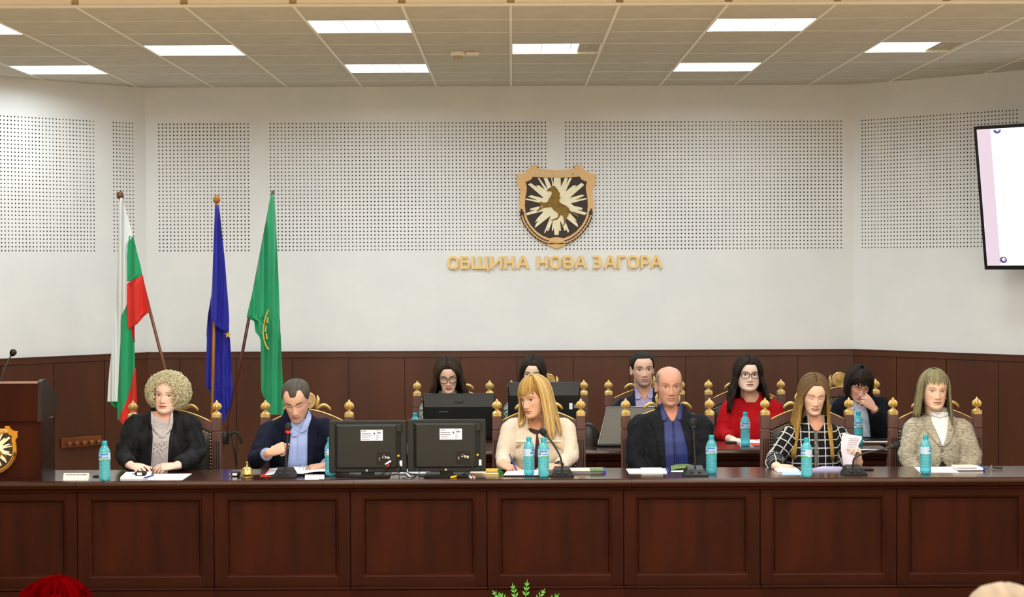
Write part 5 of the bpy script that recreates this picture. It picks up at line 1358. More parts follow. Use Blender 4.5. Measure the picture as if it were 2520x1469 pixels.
    for i, (a, e, w_) in enumerate(arms):
        bp_.append(tube_vf(spline([ctr(zs - .10), a + (e - a) * .15 - Vector((0, 0, .01)), e, w_], 18), list(np.interp(np.linspace(0, 1, 18), [0, .33, .66, .9, 1], [.03, .028, .032, .027, .025])), 12))
        h = sp['hand'][i]; side = -1 if i == 0 else 1      # thumbs point inwards when the back of the hand is up
        bp_ += hand_parts(w_, h['d'], h['n'], h.get('side', -side), h.get('curl', (30, 35, 40, 45)), h.get('thumb', 20), sp.get('hsc', .95), h.get('spread', 4), h.get('toff', (.6, .75, -.35)))
    try:
        body = union(bp_)
        if len(body.vertices) < 3000: raise RuntimeError
    except Exception as ex:
        print('union failed', sp['x'], ex); b = MB()
        for q in bp_: b.add(*orient(*q))
        body = bpy.data.meshes.new('body'); body.from_pydata(b.v, [], b.f)
    bv = verts(body); Hi = np.array(Hm.inverted()); loc = bv @ Hi[:3, :3].T + Hi[:3, 3]
    sk = np.array(lin(sp['skin'])[:3]); C = np.tile(sk, (len(bv), 1)); x, y, z = loc[:, 0], loc[:, 1], loc[:, 2]; fr = np.clip((-y - .03) / .03, 0, 1)
    onhead = (np.abs(x) < .11) & (np.abs(y) < .13) & (np.abs(z) < .125)
    red = (.5 * G(np.abs(x), .042, .02) * G(z, -.028, .02) + .6 * G(x, 0, .014) * G(z, -.036, .012)) * fr * onhead
    C *= 1 - red[:, None] * np.array([.02, .20, .22])
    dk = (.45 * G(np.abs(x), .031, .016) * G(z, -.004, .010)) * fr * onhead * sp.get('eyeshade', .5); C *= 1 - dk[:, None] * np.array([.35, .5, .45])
    if sp.get('stubble'):
        st = np.clip(G(z, -.085, .035) * np.clip((-y + .03) / .05, 0, 1) * (1 - .8 * G(x, 0, .016) * G(z, -.064, .010)) * np.where(z < -.046, 1, .35), 0, 1) * onhead
        C = C * (1 - (sp['stubble'] * st)[:, None]) + np.array(lin('#4a3f3a')[:3]) * (sp['stubble'] * st)[:, None]
    if sp.get('buzz'):
        s_ = np.clip((z - .000 - .0 * y) / .02, 0, 1) * np.clip((np.abs(x) - .046 - np.clip((.02 - y) * .05, 0, .02)) / .014, 0, 1) * np.clip((.082 - z) / .02, 0, 1) * np.clip((y + .055) / .015, 0, 1) * onhead
        s_ = np.maximum(s_, np.clip((y - .03) / .02, 0, 1) * np.clip((z + .06) / .03, 0, 1) * np.clip((.075 - z) / .02, 0, 1) * onhead)
        s_ = s_ * (1 - G(np.abs(x), .082, .012) * (z < .02)); C = C * (1 -   .8 * s_[:, None]) + np.array(lin('#5a5650')[:3]) *   .8 * s_[:, None]
    jitter = np.array([_wn(p, 60, 1) for p in bv]); C *= 1 + .04 * jitter[:, None]
    color_attr(body, np.clip(C, 0, 1)); body.materials.clear(); body.materials.append(SKIN); fin(body, True)
    body.polygons.foreach_set('material_index', [0] * len(body.polygons))
    bo = link('body', body, root)
    eyes_panels(None, bvh_h, Hm, root, sp)
    # ---- panels on the chest, traced in the picture and laid on the torso surface
    tv, tf = orient(*torso); k = len(tv); nv_, nf_ = orient(*neck); 
    bvh_t = BVHTree.FromPolygons(tv + nv_, list(tf) + [tuple(k + i for i in q) for q in nf_])
    def panel(rows, off, name, m, par=root, nu=10, step=4, edge=.35, bulge=0.0, thick=.004):
        rows = sorted(rows); ys = np.linspace(rows[0][0], rows[-1][0], max(4, int((rows[-1][0] - rows[0][0]) / step) + 1)); ry = [r[0] for r in rows]
        xl = np.interp(ys, ry, [r[1] for r in rows]); xr_ = np.interp(ys, ry, [r[2] for r in rows]); V = []; B = []; F = []; last = None; bad = set()
        for j, yy_ in enumerate(ys):
            for i in range(nu + 1):
                u = i / nu; px = xl[j] + (xr_[j] - xl[j]) * u; d = ray(px, yy_).normalized(); hit = bvh_t.ray_cast(CO, d)
                if hit[0] is None:
                    bad.add(len(V)); yl_ = last if last is not None else 0.0; p = CO + d * ((yl_ - CO.y) / d.y)
                else: p = hit[0]; last = p.y
                o_ = off * (edge + (1 - edge) * min(1, min(u, 1 - u) * 5)) + bulge * math.sin(math.pi * u)
                V.append(p - d * o_); B.append(p - d * (o_ - thick))
        n1 = nu + 1; nj = len(ys)
        for j in range(nj - 1):
            for i in range(nu):
                f = (j * n1 + i, j * n1 + i + 1, (j + 1) * n1 + i + 1, (j + 1) * n1 + i)
                if not bad.intersection(f): F.append(f)
        k0 = len(V); F += [tuple(k0 + q for q in reversed(f)) for f in F[:]]
        ring = [i for i in range(n1)] + [j * n1 + nu for j in range(1, nj)] + [(nj - 1) * n1 + i for i in range(nu - 1, -1, -1)] + [j * n1 for j in range(nj - 2, 0, -1)]
        for a_, c_ in zip(ring, ring[1:] + ring[:1]):
            if a_ not in bad and c_ not in bad: F.append((c_, a_, k0 + a_, k0 + c_))
        b = MB(); b.add(V + B, F); return b.build(name, m, par, smooth=50)
    def dot(px, py, r, off, name, m, par):
        d = ray(px, py).normalized(); hit = bvh_t.ray_cast(CO, d); p = (hit[0] if hit[0] is not None else L(px, py)) - d * off
        b = MB(); b.lathe([(r, 0), (r, .002), (r * .7, .0035), (r * .3, .003)], 12, p, M=Matrix.Rotation(R(90), 4, 'X')); return b.build(name, m, par, smooth=30)
    # ---- cuffs
    for i, c_ in enumerate(sp.get('cuff', (None, None))):
        if c_ is None: continue
        a, e, w_ = arms[i]; cl = sp.get('sleeve', .93)[i] if isinstance(sp.get('sleeve', .93), tuple) else sp.get('sleeve', .93)
        d = (w_ - e); q0 = e + d * (cl - .05); q1 = e + d * min(1.02, cl + .07); b = MB(); b.tube([q0, q1, q1 - d.normalized() * .004], [.037, .035, .028], 16); b.build('cuff', c_, root, smooth=40)
    # ---- legs under the desk
    tm = sp.get('tm', TROUSER); lg = []
    for sx in (-1, 1):
        h0 = Vector((sx * .09, .0, .53)); k1 = Vector((sx * .11, -.36, .52)); f1 = Vector((sx * .11, -.34, .09)); lg.append(tube_vf(spline([h0, h0.lerp(k1, .5), k1, k1.lerp(f1, .3), f1], 16), list(np.linspace(.085, .05, 16)), 12))
    lg.append(ell_loft([(Vector((0, 0, .47)), .15, .11), (Vector((0, 0, .52)), .18, .13), (Vector((0, 0, .60)), .17, .12)], 20))
    tr = remesh(lg, .022, 2); tr.materials.append(tm); fin(tr, True); link('trousers', tr, root)
    for sx in (-1, 1):
        b = MB(); b.add(*ring_loft([(Vector((sx * .11, y, .04 + (.02 if y > -.38 else 0))), (.02 + .02 * q, 0, 0), (0, 0, .02 + .02 * q)) for y, q in ((-.28, .2), (-.31, .8), (-.38, 1), (-.46, .9), (-.52, .5), (-.54, .1))], 12)); b.build('shoe', BLACKP, root, smooth=True)
    def settle(paths, off=.012, amax=105):
        """hair paths to person space, resting on the clothes"""
        out = []
        for P in paths:
            Q = []
            for p in P:
                fr_ = p.y < .05; q = Hm @ p
                if fr_ and q.z < zs + .09:
                    hit = bvh_t.ray_cast(Vector((q.x, q.y - .6, q.z)), Vector((0, 1, 0)))
                    if hit[0] is not None and q.y > hit[0].y - off: q.y = hit[0].y - off - random.uniform(0, .006)
                Q.append(q)
            out.append(Q)
        return out
    sp.update(root=root, Hm=Hm, L=L, panel=panel, dot=dot, settle=settle, jacket=jo, arms=arms, ctr=ctr, zs=zs, O=O, bvh_h=bvh_h)
    return sp
TROUSER = mat('dark_trousers', '#15161a', .8)
def glasses(sp, m, w=.026, h=.019, zc=-.002, rect=.55, lens=None):
    root, Hm = sp['root'], sp['Hm']; g = bpy.data.objects.new('glasses', None); COL.objects.link(g); g.parent = root; g['label'] = 'dark framed glasses'
    for sx in (-1, 1):
        P = []
        for i in range(25):
            a = 2 * math.pi * i / 24; ca, sa = math.cos(a), math.sin(a); P.append(Hm @ Vector((sx * .033 + w * math.copysign(abs(ca) ** rect, ca), -.104 + .010 * abs(sx * .033 + w * ca) / .06, zc + h * math.copysign(abs(sa) ** rect, sa))))
        b = MB(); b.tube(P, .0021, 6, cap=False); b.build('rim', m, g, smooth=True)
        b = MB(); b.tube([Hm @ Vector((sx * .058, -.094, zc + .010)), Hm @ Vector((sx * .072, -.05, zc + .008)), Hm @ Vector((sx * .077, .01, zc + .004))], .0018, 6); b.build('temple', m, g, smooth=True)
    b = MB(); b.tube([Hm @ Vector((-.009, -.104, zc + .005)), Hm @ Vector((0, -.107, zc + .007)), Hm @ Vector((.009, -.104, zc + .005))], .002, 6); b.build('bridge', m, g, smooth=True)

# ================================================================== PEOPLE: the individuals
YF0, YR0 = 10.95, 12.62
def cloth_mat(name, c, c2, scale, bump=.3, rough=.85, contrast=(.4, .6), sheen=0): return mat(name, c, rough, c2=c2, scale=scale, bump=bump, contrast=contrast, sheen=sheen, spec=.15)
BLKJ = cloth_mat('black_velvet', '#141517', '#202325', (24, 24, 10), .2); NAVY = cloth_mat('navy_wool', '#0c1020', '#10152a', (40, 40, 40), .1)
CREAMJ = cloth_mat('cream_boucle', '#d0c0ae', '#dccdbb', (130, 130, 130), .35); CHAR = cloth_mat('charcoal_suit', '#13151a', '#1a1c22', (40, 40, 40), .1)
TWEED = cloth_mat('grey_tweed', '#857f6f', '#b6b09e', (48, 48, 240), .6, contrast=(.36, .6)); PATT = cloth_mat('speckled_print', '#22332e', '#aab5ac', (120, 120, 70), .1, contrast=(.44, .54))
NAVY2 = cloth_mat('navy_blazer', '#121727', '#171d30', (40, 40, 40), .1); REDT = cloth_mat('red_knit', '#9c0a12', '#a80d16', (30, 30, 30), .15); INKJ = cloth_mat('ink_jacket', '#0b0e16', '#0f131d', (40, 40, 40), .1)
KNIT = cloth_mat('grey_knit', '#a9a3a6', '#b6b0b3', (60, 60, 60), .3); LBLUE = mat('light_blue_shirt', '#8fa2d6', .7, c2='#9aacdc', scale=(14, 14, 5), bump=.1); BLUES = mat('blue_shirt', '#14205a', .6, c2='#1a2a6c', scale=(14, 14, 6), bump=.1)
LILAC = cloth_mat('lilac_check', '#8d83aa', '#a79fc0', (150, 150, 150), .05, contrast=(.45, .55)); WBLOUSE = mat('white_blouse', '#e9eaea', .7, c2='#dfe1e2', scale=(60, 20, 6), bump=.15); PBLUE = mat('pale_blue_shirt', '#a7b2c8', .7, c2='#b4bfd2', scale=(40, 40, 4))
MAR = mat('maroon_top', '#2a0b10', .7); BLKT = mat('black_top', '#100d0e', .8)
PLAID = bpy.data.materials.new('black_white_plaid'); PLAID.use_nodes = True
_nt = PLAID.node_tree; _n = _nt.nodes; _l = _nt.links; _b = _n['Principled BSDF']; _b.inputs['Roughness'].default_value = .85; _b.inputs['Specular IOR Level'].default_value = .2
_a = _n.new('ShaderNodeAttribute'); _a.attribute_name = 'pc'; _sx = _n.new('ShaderNodeSeparateXYZ'); _l.new(_a.outputs['Vector'], _sx.inputs[0])
def _line(sock, per, wd):
    q = _n.new('ShaderNodeMath'); q.operation = 'PINGPONG'; q.inputs[1].default_value = per / 2; _l.new(sock, q.inputs[0])
    c = _n.new('ShaderNodeMath'); c.operation = 'LESS_THAN'; c.inputs[1].default_value = wd / 2; _l.new(q.outputs[0], c.inputs[0]); return c.outputs[0]
_tc = _n.new('ShaderNodeTexCoord'); _nz = _n.new('ShaderNodeTexNoise'); _nz.inputs['Scale'].default_value = 260; _l.new(_tc.outputs['Object'], _nz.inputs['Vector'])
_mx = _n.new('ShaderNodeMath'); _mx.operation = 'MAXIMUM'; _l.new(_line(_sx.outputs[0], .046, .0065), _mx.inputs[0]); _l.new(_line(_sx.outputs[2], .046, .0065), _mx.inputs[1])
_ml = _n.new('ShaderNodeMath'); _ml.operation = 'MULTIPLY'; _l.new(_mx.outputs[0], _ml.inputs[0]); _cr = _n.new('ShaderNodeMapRange'); _cr.inputs[1].default_value = .3; _cr.inputs[2].default_value = .6; _l.new(_nz.outputs['Fac'], _cr.inputs[0]); _l.new(_cr.outputs[0], _ml.inputs[1])
_mi = _n.new('ShaderNodeMix'); _mi.data_type = 'RGBA'; _mi.inputs[6].default_value = lin('#111113'); _mi.inputs[7].default_value = lin('#d9d9d6'); _l.new(_ml.outputs[0], _mi.inputs[0]); _l.new(_mi.outputs[2], _b.inputs['Base Color'])

down = dict(d=(.5, -.6, -.2), n=(0, -.3, 1), curl=(30, 35, 40, 40))
def lapels(sp, m, left, right, off=.014):
    sp['panel'](left, off, 'lapel', m, par=sp['jacket'], nu=6, edge=.7); sp['panel'](right, off, 'lapel', m, par=sp['jacket'], nu=6, edge=.7)

# ---- 1: black jacket, curly grey-blond hair
p = person(dict(x=402, Y=YF0, label='person in black jacket over pale grey knit top, hands on a note pad', eye=(402, 974), Ye=10.83, yaw=-6, pitch=-2, roll=3, hs=.98, fat=.006, jaw=1.06, skin='#e4beac', browm=browm('#9a7a60'), lipm=lipm('#a8443f'), open=.0042, iris=IRISB, brow_th=.8,
    sh=((336, 1040), (470, 1040)), el=((305, 1118, 10.86), (486, 1116, 10.86)), wr=((322, 1146, 10.62), (434, 1146, 10.62)), jm=BLKJ, chest=.165, waist=.155, hip=.19, bust=.135, belly=.135, neck=.052, neckh=.05, collar=.07, arm=1.08, wrinkle=.006,
    hand=(dict(d=(.72, -.6, -.02), n=(-.15, -.25, 1), curl=(22, 40, 48, 55), thumb=25), dict(d=(-.95, -.32, -.05), n=(0, -.45, 1), curl=(18, 26, 34, 40), thumb=20)), lean=.03))
p['panel']([(1012, 372, 424), (1030, 371, 426), (1050, 373, 424), (1062, 379, 418), (1070, 390, 408)], .004, 'neckline', SKIN, nu=8)
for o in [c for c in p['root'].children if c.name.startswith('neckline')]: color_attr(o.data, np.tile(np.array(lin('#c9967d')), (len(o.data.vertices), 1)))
kn = p['panel']([(1020, 371, 374), (1040, 370, 428), (1066, 374, 420), (1078, 375, 417), (1140, 369, 414), (1152, 368, 414)], .0055, 'knit_top', KNIT, nu=14)
p['panel']([(1012, 371, 376), (1040, 371, 380), (1056, 375, 388), (1066, 384, 396), (1072, 390, 400)], .016, 'cowl', KNIT, par=kn, nu=5, edge=.6)
p['panel']([(1012, 420, 426), (1040, 416, 427), (1056, 408, 423), (1066, 397, 414), (1072, 396, 406)], .016, 'cowl', KNIT, par=kn, nu=5, edge=.6)
p['panel']([(1057, 385, 412), (1066, 382, 415), (1076, 388, 410)], .013, 'cowl_fold', KNIT, par=kn, nu=6)
EMBR = mat('embroidery', '#4c4848', .7)
for (ex, ey) in ((381, 1094), (387, 1099), (392, 1092), (397, 1098), (404, 1093), (409, 1087), (411, 1100), (378, 1104), (395, 1106), (386, 1110), (406, 1104), (400, 1110), (378, 1115), (392, 1115)):
    p['dot'](ex, ey, .003, .011, 'embroidery', EMBR, kn)
p['panel']([(1020, 366, 373), (1040, 364, 373), (1075, 366, 376), (1110, 364, 374), (1150, 362, 371)], .012, 'jacket_front', BLKJ, par=p['jacket'], nu=4)
p['panel']([(1020, 424, 432), (1040, 424, 434), (1075, 417, 428), (1110, 414, 424), (1150, 412, 422)], .012, 'jacket_front', BLKJ, par=p['jacket'], nu=4)
# hair: a ball of curls
rr = random.Random(11); Hm = p['Hm']; PA = []; RA = []
def curl_pt(a, e, k=1.0): return Vector((.131 * k * math.sin(a) * math.cos(e), .014 - .118 * k * math.cos(a) * math.cos(e), .022 + .120 * k * math.sin(e)))
V = []; F = []; nu_, nv_ = 48, 30
for j in range(nv_):
    e = -math.pi / 2 * .62 + (math.pi / 2 * 1.6) * j / (nv_ - 1)
    for i in range(nu_): a = -math.pi + 2 * math.pi * i / nu_; V.append(curl_pt(a, e, .93))
inface = lambda q: abs(q.x + .004) < .070 - max(0, q.z - .045) * 1.1 and q.z < .082 and q.y < .0
for j in range(nv_ - 1):
    for i in range(nu_):
        f = (j * nu_ + i, j * nu_ + (i + 1) % nu_, (j + 1) * nu_ + (i + 1) % nu_, (j + 1) * nu_ + i)
        if not any(inface(V[q]) for q in f): F.append(f)
b = MB(); b.add([Hm @ v_ for v_ in V], F); hb = b.build('hair', HAIR, p['root'], smooth=True); color_attr(hb.data, np.tile(np.array(lin('#c6be98')), (len(V), 1)))
while len(PA) < 3400:
    a, e = rr.uniform(-math.pi, math.pi), math.asin(rr.uniform(-.72, 1)); q = curl_pt(a, e, 1)
    if inface(q) or (abs(a) > 2.2 and e < .3): continue
    c0 = Vector((0, .014, .022)); nn = (q - c0).normalized(); t1 = Vector((rr.uniform(-1, 1), rr.uniform(-1, 1), rr.uniform(-1.4, .6))); t1 = (t1 - nn * t1.dot(nn)).normalized(); t2 = nn.cross(t1); k1 = rr.uniform(.96, 1.08); w1 = rr.uniform(.012, .026); P_ = []
    for s in range(7):
        u = s / 6; P_.append(Hm @ (c0 + (q - c0) * (.80 + (k1 - .80) * math.sin(u * 1.9) / .97) + t1 * w1 * (u * u * 1.6) + t2 * .005 * math.sin(u * 7 + a * 9)))
    PA.append(P_); RA.append(rr.uniform(.0022, .0040))
locks(PA, RA, shade_cols(3400, '#c6be9a', '#dad2b4', .08), 'curls', hb, seg=3, taper=(1, 1, .9, .6, .12), flat=.8)

# ---- 2: navy suit, speaking into the microphone
p = person(dict(x=742, Y=YF0, label='person in navy suit and light blue shirt speaking into a held microphone', eye=(724, 1002), Ye=10.66, yaw=-3, pitch=25, roll=-4, hs=1.04, skin='#cfa48e', browm=browm('#3c2c22'), lipm=lipm('#a86a5c'), open=.0, stubble=.34, nose=1.1, brow_th=1.15, eyeshade=.9,
    sh=((672, 1052), (808, 1046)), el=((632, 1130, 10.62), (838, 1120, 10.75)), wr=((665, 1113, 10.40), (800, 1146, 10.56)), jm=NAVY, chest=.185, waist=.18, hip=.19, bust=.125, neck=.056, neckh=.06, collar=.072, arm=1.08, lean=.14, cuff=(LBLUE, LBLUE), sleeve=(.72, .9),
    hand=(dict(d=(.9, -.22, .36), n=(-.25, -.75, .62), curl=(58, 62, 66, 70), thumb=40, spread=1, side=1, toff=(.85, .35, -.55)), dict(d=(-.9, -.3, -.1), n=(0, -.3, 1)))))
sh_ = p['panel']([(1030, 716, 768), (1050, 714, 762), (1080, 713, 759), (1120, 710, 758), (1158, 704, 757)], .006, 'shirt', LBLUE, nu=12)
p['panel']([(1050, 711, 716), (1062, 713, 728), (1068, 716, 736), (1074, 720, 730)], .018, 'collar', LBLUE, par=sh_, nu=5, edge=.8)
p['panel']([(1008, 760, 768), (1030, 752, 766), (1048, 744, 760), (1060, 738, 754), (1064, 738, 744)], .018, 'collar', LBLUE, par=sh_, nu=5, edge=.8)
p['panel']([(1075, 731, 736), (1158, 729, 735)], .010, 'placket', LBLUE, par=sh_, nu=3)
lapels(p, NAVY, [(1035, 706, 716), (1060, 698, 715), (1080, 692, 714), (1088, 700, 713), (1158, 696, 706)], [(1012, 766, 778), (1040, 761, 786), (1062, 758, 792), (1072, 757, 782), (1158, 756, 770)])
def hl2(d, s):
    if d < 9: return .77
    if d < 22: return .77 + (d - 9) / 13 * .115
    if d < 42: return .885
    if d < 56: return .885 - (d - 42) / 14 * .22
    if d < 75: return .665 - (d - 56) / 19 * .14
    if d < 100: return .53
    return max(.25, .53 - (d - 100) * .008)
hair_cap(p, p['Hm'], hl2, .0055, '#45403a', 'hair', p['root'], .2)

# ---- 3: cream boucle jacket, writing
p = person(dict(x=1325, Y=YF0, label='person in cream boucle jacket looking aside while holding a pen', eye=(1294, 986), Ye=10.76, yaw=-38, pitch=12, roll=-4, hs=1.02, skin='#d6a68a', browm=browm('#8a6038'), lipm=lipm('#a04a3c'), open=.0032, brow_th=.8, brow_tilt=-.001, eyeshade=.7,
    sh=((1260, 1048), (1390, 1048)), el=((1240, 1124, 10.84), (1404, 1122, 10.84)), wr=((1238, 1146, 10.60), (1376, 1147, 10.60)), jm=CREAMJ, chest=.16, waist=.14, hip=.19, bust=.13, neck=.048, neckh=.05, collar=.07, lean=.04, arm=1.02, wrinkle=.003,
    hand=(dict(d=(.62, -.75, -.08), n=(-.1, -.2, 1), curl=(40, 52, 58, 62), thumb=40), dict(d=(-.95, -.3, -.06), n=(0, -.4, 1), curl=(20, 28, 35, 42), thumb=20)), sleeve=.9))
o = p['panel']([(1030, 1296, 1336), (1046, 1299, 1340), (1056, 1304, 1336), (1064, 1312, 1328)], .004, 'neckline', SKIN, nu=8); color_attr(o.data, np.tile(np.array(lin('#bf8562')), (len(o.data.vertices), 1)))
tp_ = p['panel']([(1054, 1299, 1306), (1060, 1303, 1336), (1066, 1309, 1328), (1068, 1316, 1324)], .0075, 'top_edge', MAR, nu=8)
p['panel']([(1066, 1320, 1323), (1090, 1318, 1327), (1120, 1315, 1329), (1150, 1313, 1331)], .0075, 'top', MAR, nu=5)
for q in ([(1089, 1246, 1247), (1090, 1245, 1284), (1096, 1247, 1283), (1103, 1262, 1270)], [(1089, 1363, 1364), (1090, 1362, 1399), (1096, 1364, 1396), (1103, 1374, 1385)]):
    o = p['panel'](q, .020, 'pocket_flap', mat('cream_facing', '#cbb595', .8, bump=.3, scale=(90, 90, 90)), par=p['jacket'], nu=8); 
FRNG = mat('cream_fringe', '#e2d8c8', .9)
b = MB()
for (xa, ya, xb, yb_) in ((1238, 1073, 1318, 1090), (1332, 1090, 1402, 1072)):
    pass
for q in ([(1083, 1244, 1310), (1087, 1244, 1312)], [(1083, 1334, 1400), (1087, 1332, 1400)]): p['panel'](q, .017, 'fringe', FRNG, par=p['jacket'], nu=18)
BTN = mat('pearl_button', '#e6dccb', .3)
for (bx_, by_) in ((1331, 1074), (1263, 1098), (1383, 1098)): p['dot'](bx_, by_, .0085, .015, 'button', BTN, p['jacket'])
d3 = lambda a, s: (.175 if s > 0 else .13)
pa = long_paths(150, 62, 172, lambda a, s: (.235 if s > 0 else .15) if a < 120 else .2, t=.016, flare=.02, fwd=lambda a, s: .03 if a < 100 else 0, seed=5)
pb = bangs_paths(46, -62, 48, lambda a: 20 - 6 * math.cos(R(a)), t=.016, e0=78, seed=6, sweep=-8)
hb = hair_cap(p, p['Hm'], lambda d, s: .80 if d < 40 else (.80 - (d - 40) * .012 if d < 80 else .25), .012, '#7a5a2c', 'hair', p['root'], capk=.55)
locks(p['settle'](pa), [random.uniform(.006, .009) for _ in pa], shade_cols(len(pa), '#a58048', '#d2b67c', .15), 'strands', hb)
locks(p['settle'](pb), [random.uniform(.005, .007) for _ in pb], shade_cols(len(pb), '#94703a', '#b89654', .2), 'fringe_hair', hb)
# pen and bracelet
a3 = p['arms'][0][2] + p['O']; pen(at(1272, 1160, 10.50), at(1254, 1117, 10.55), 'blue pen held over the sheet')
w3 = p['arms'][1]; b = MB(); d_ = (w3[2] - w3[1]).normalized(); b.tube([w3[2] - d_ * .004, w3[2] + d_ * .012], .031, 18); b.build('wristwatch', mat('dark_steel', '#33343a', .25, .8), p['root'], smooth=True)

# ---- 4: dark suit, blue shirt
p = person(dict(x=1648, Y=YF0, label='person in dark suit and blue open collar shirt facing the viewer', eye=(1652, 954), Ye=10.84, yaw=4, pitch=2, roll=0, hs=1.03, skin='#c0907c', browm=browm('#7a5a48'), lipm=lipm('#a8645c'), open=.0036, iris=IRISB, buzz=True, stubble=.16, brow_th=.9, jaw=.94, eyeshade=.8,
    sh=((1574, 1042), (1728, 1044)), el=((1562, 1128, 10.9), (1736, 1130, 10.9)), wr=((1600, 1185, 10.80), (1700, 1185, 10.80)), jm=CHAR, wrinkle=.005, chest=.175, waist=.155, hip=.18, bust=.13, neck=.058, neckh=.06, collar=.075, arm=1.12,
    hand=(dict(d=(.8, -.2, -.2), n=(0, -.3, 1)), dict(d=(-.8, -.2, -.2), n=(0, -.3, 1)))))
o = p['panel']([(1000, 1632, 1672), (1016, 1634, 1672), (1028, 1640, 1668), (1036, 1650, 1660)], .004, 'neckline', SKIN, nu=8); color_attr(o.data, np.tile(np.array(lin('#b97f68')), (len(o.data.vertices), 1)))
sh_ = p['panel']([(1004, 1628, 1632), (1016, 1629, 1674), (1034, 1630, 1677), (1060, 1632, 1684), (1090, 1635, 1694), (1120, 1634, 1700), (1156, 1632, 1702)], .0055, 'shirt', BLUES, nu=14)
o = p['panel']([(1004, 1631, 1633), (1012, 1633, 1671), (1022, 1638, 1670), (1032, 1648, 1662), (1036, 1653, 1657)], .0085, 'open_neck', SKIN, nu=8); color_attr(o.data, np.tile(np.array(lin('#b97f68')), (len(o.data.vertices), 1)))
p['panel']([(992, 1625, 1630), (1012, 1625, 1637), (1026, 1628, 1645), (1034, 1630, 1640)], .02, 'collar', BLUES, par=sh_, nu=5, edge=.8)
p['panel']([(992, 1673, 1679), (1010, 1669, 1680), (1024, 1664, 1679), (1033, 1668, 1677)], .02, 'collar', BLUES, par=sh_, nu=5, edge=.8)
p['panel']([(1036, 1653, 1659), (1156, 1660, 1668)], .011, 'placket', BLUES, par=sh_, nu=3)
for yb_ in (1073, 1099, 1117): p['dot'](1656 + (yb_ - 1050) * .07, yb_, .0045, .014, 'button', mat('navy_button', '#0a1024', .4), sh_)
lapels(p, CHAR, [(996, 1616, 1628), (1020, 1606, 1631), (1040, 1600, 1633), (1052, 1608, 1634), (1090, 1618, 1635), (1156, 1628, 1638)], [(996, 1676, 1688), (1020, 1674, 1698), (1040, 1676, 1704), (1052, 1680, 1698), (1100, 1692, 1708), (1156, 1698, 1712)])

# ---- 5: black and white plaid jacket, long hair, reading
p = person(dict(x=2002, Y=YF0, label='person in black and white plaid jacket reading a held sheaf of paper', eye=(2009, 981), Ye=10.78, yaw=2, pitch=13, roll=2, hs=.99, skin='#deb8a2', browm=browm('#8a6848'), lipm=lipm('#a86054'), open=.0, brow_th=.75, jaw=.97,
    sh=((1946, 1064), (2060, 1066)), el=((1906, 1132, 10.84), (2092, 1138, 10.80)), wr=((1912, 1148, 10.64), (2113, 1137, 10.52)), jm=PLAID, plaid=True, chest=.165, waist=.16, hip=.18, bust=.125, neck=.045, neckh=.055, collar=.062, lean=.05, wrinkle=.0025, sleeve=(.86, .86),
    hand=(dict(d=(.85, -.5, -.05), n=(0, -.3, 1)), dict(d=(-.12, -.25, .95), n=(.92, .25, .1), curl=(62, 62, 62, 60), thumb=25, spread=3, side=-1, toff=(.75, -.2, -.6)))))
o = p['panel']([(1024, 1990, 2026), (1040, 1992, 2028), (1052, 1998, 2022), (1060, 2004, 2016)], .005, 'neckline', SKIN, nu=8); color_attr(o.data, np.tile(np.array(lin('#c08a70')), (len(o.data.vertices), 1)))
p['panel']([(1062, 2003, 2012), (1150, 2004, 2013)], .012, 'front_trim', mat('plaid_trim', '#8f8b80', .8, c2='#2a2926', scale=(150, 150, 150)), par=p['jacket'], nu=3)
TRIM = mat('white_braid', '#cfcabd', .8, c2='#a39d8c', scale=(200, 200, 200))
a_, e_, w_ = p['arms'][0]; b = MB(); b.tube(spline([a_ + Vector((-.045, -.03, .035)), a_ + Vector((-.058, -.03, 0)), a_.lerp(e_, .5) + Vector((-.057, -.02, .005)), e_ + Vector((-.052, -.02, .0)), e_.lerp(w_, .45) + Vector((-.05, -.02, -.02)), e_.lerp(w_, .8) + Vector((-.03, -.02, -.03))], 26), .0035, 6); b.build('sleeve_braid', TRIM, p['jacket'], smooth=True)
pa = part_paths(300, lambda a, s: (.36 if a < 105 else .2), t=.015, flare=.035, fwd=lambda a, s: .045 if a < 105 else 0, seed=15)
hb = hair_cap(p, p['Hm'], lambda d, s: .83 if d < 30 else (.83 - (d - 30) * .012 if d < 75 else .25), .010, '#5a4630', 'hair', p['root'], capk=.55)
locks(p['settle'](pa), [random.uniform(.0055, .0085) for _ in pa], two_tone(len(pa), '#5f4a30', '#b08a44', .2), 'strands', hb)
# the held sheaf
t = thing('paper_sheaf', 'curved sheaf of printed paper held upright beside the plaid jacket', 'paper', at(2090, 1150, 10.5)); o_ = t.location
for k_ in range(3):
    V = []; F = []; nu_ = 10; rowsx = [(1066 + k_, 2074, 2121), (1074, 2072, 2121), (1101, 2069, 2111), (1125, 2072, 2103), (1150 - k_, 2077, 2094)]
    ys = np.linspace(rowsx[0][0], rowsx[-1][0], 12); xl = np.interp(ys, [r[0] for r in rowsx], [r[1] for r in rowsx]); xr2 = np.interp(ys, [r[0] for r in rowsx], [r[2] for r in rowsx])
    for j, yy in enumerate(ys):
        for i in range(nu_ + 1):
            u = i / nu_; px = xl[j] + (xr2[j] - xl[j]) * u; py = yy + (u * 8 if j < 3 else 0) * (1 - j / 3 if j < 3 else 0); V.append(at(px, py, 10.495 + .004 * k_ - .03 * (u - .12) ** 2 + .02 * (1 - u) ** 3) - o_)
    for j in range(11):
        for i in range(nu_): F.append((j * 11 + i, j * 11 + i + 1, (j + 1) * 11 + i + 1, (j + 1) * 11 + i))
    b = MB(); b.add(V, F); b.build('sheet', mat('sheaf_paper', '#dcd6e6', .8), t, smooth=True)
b = MB()
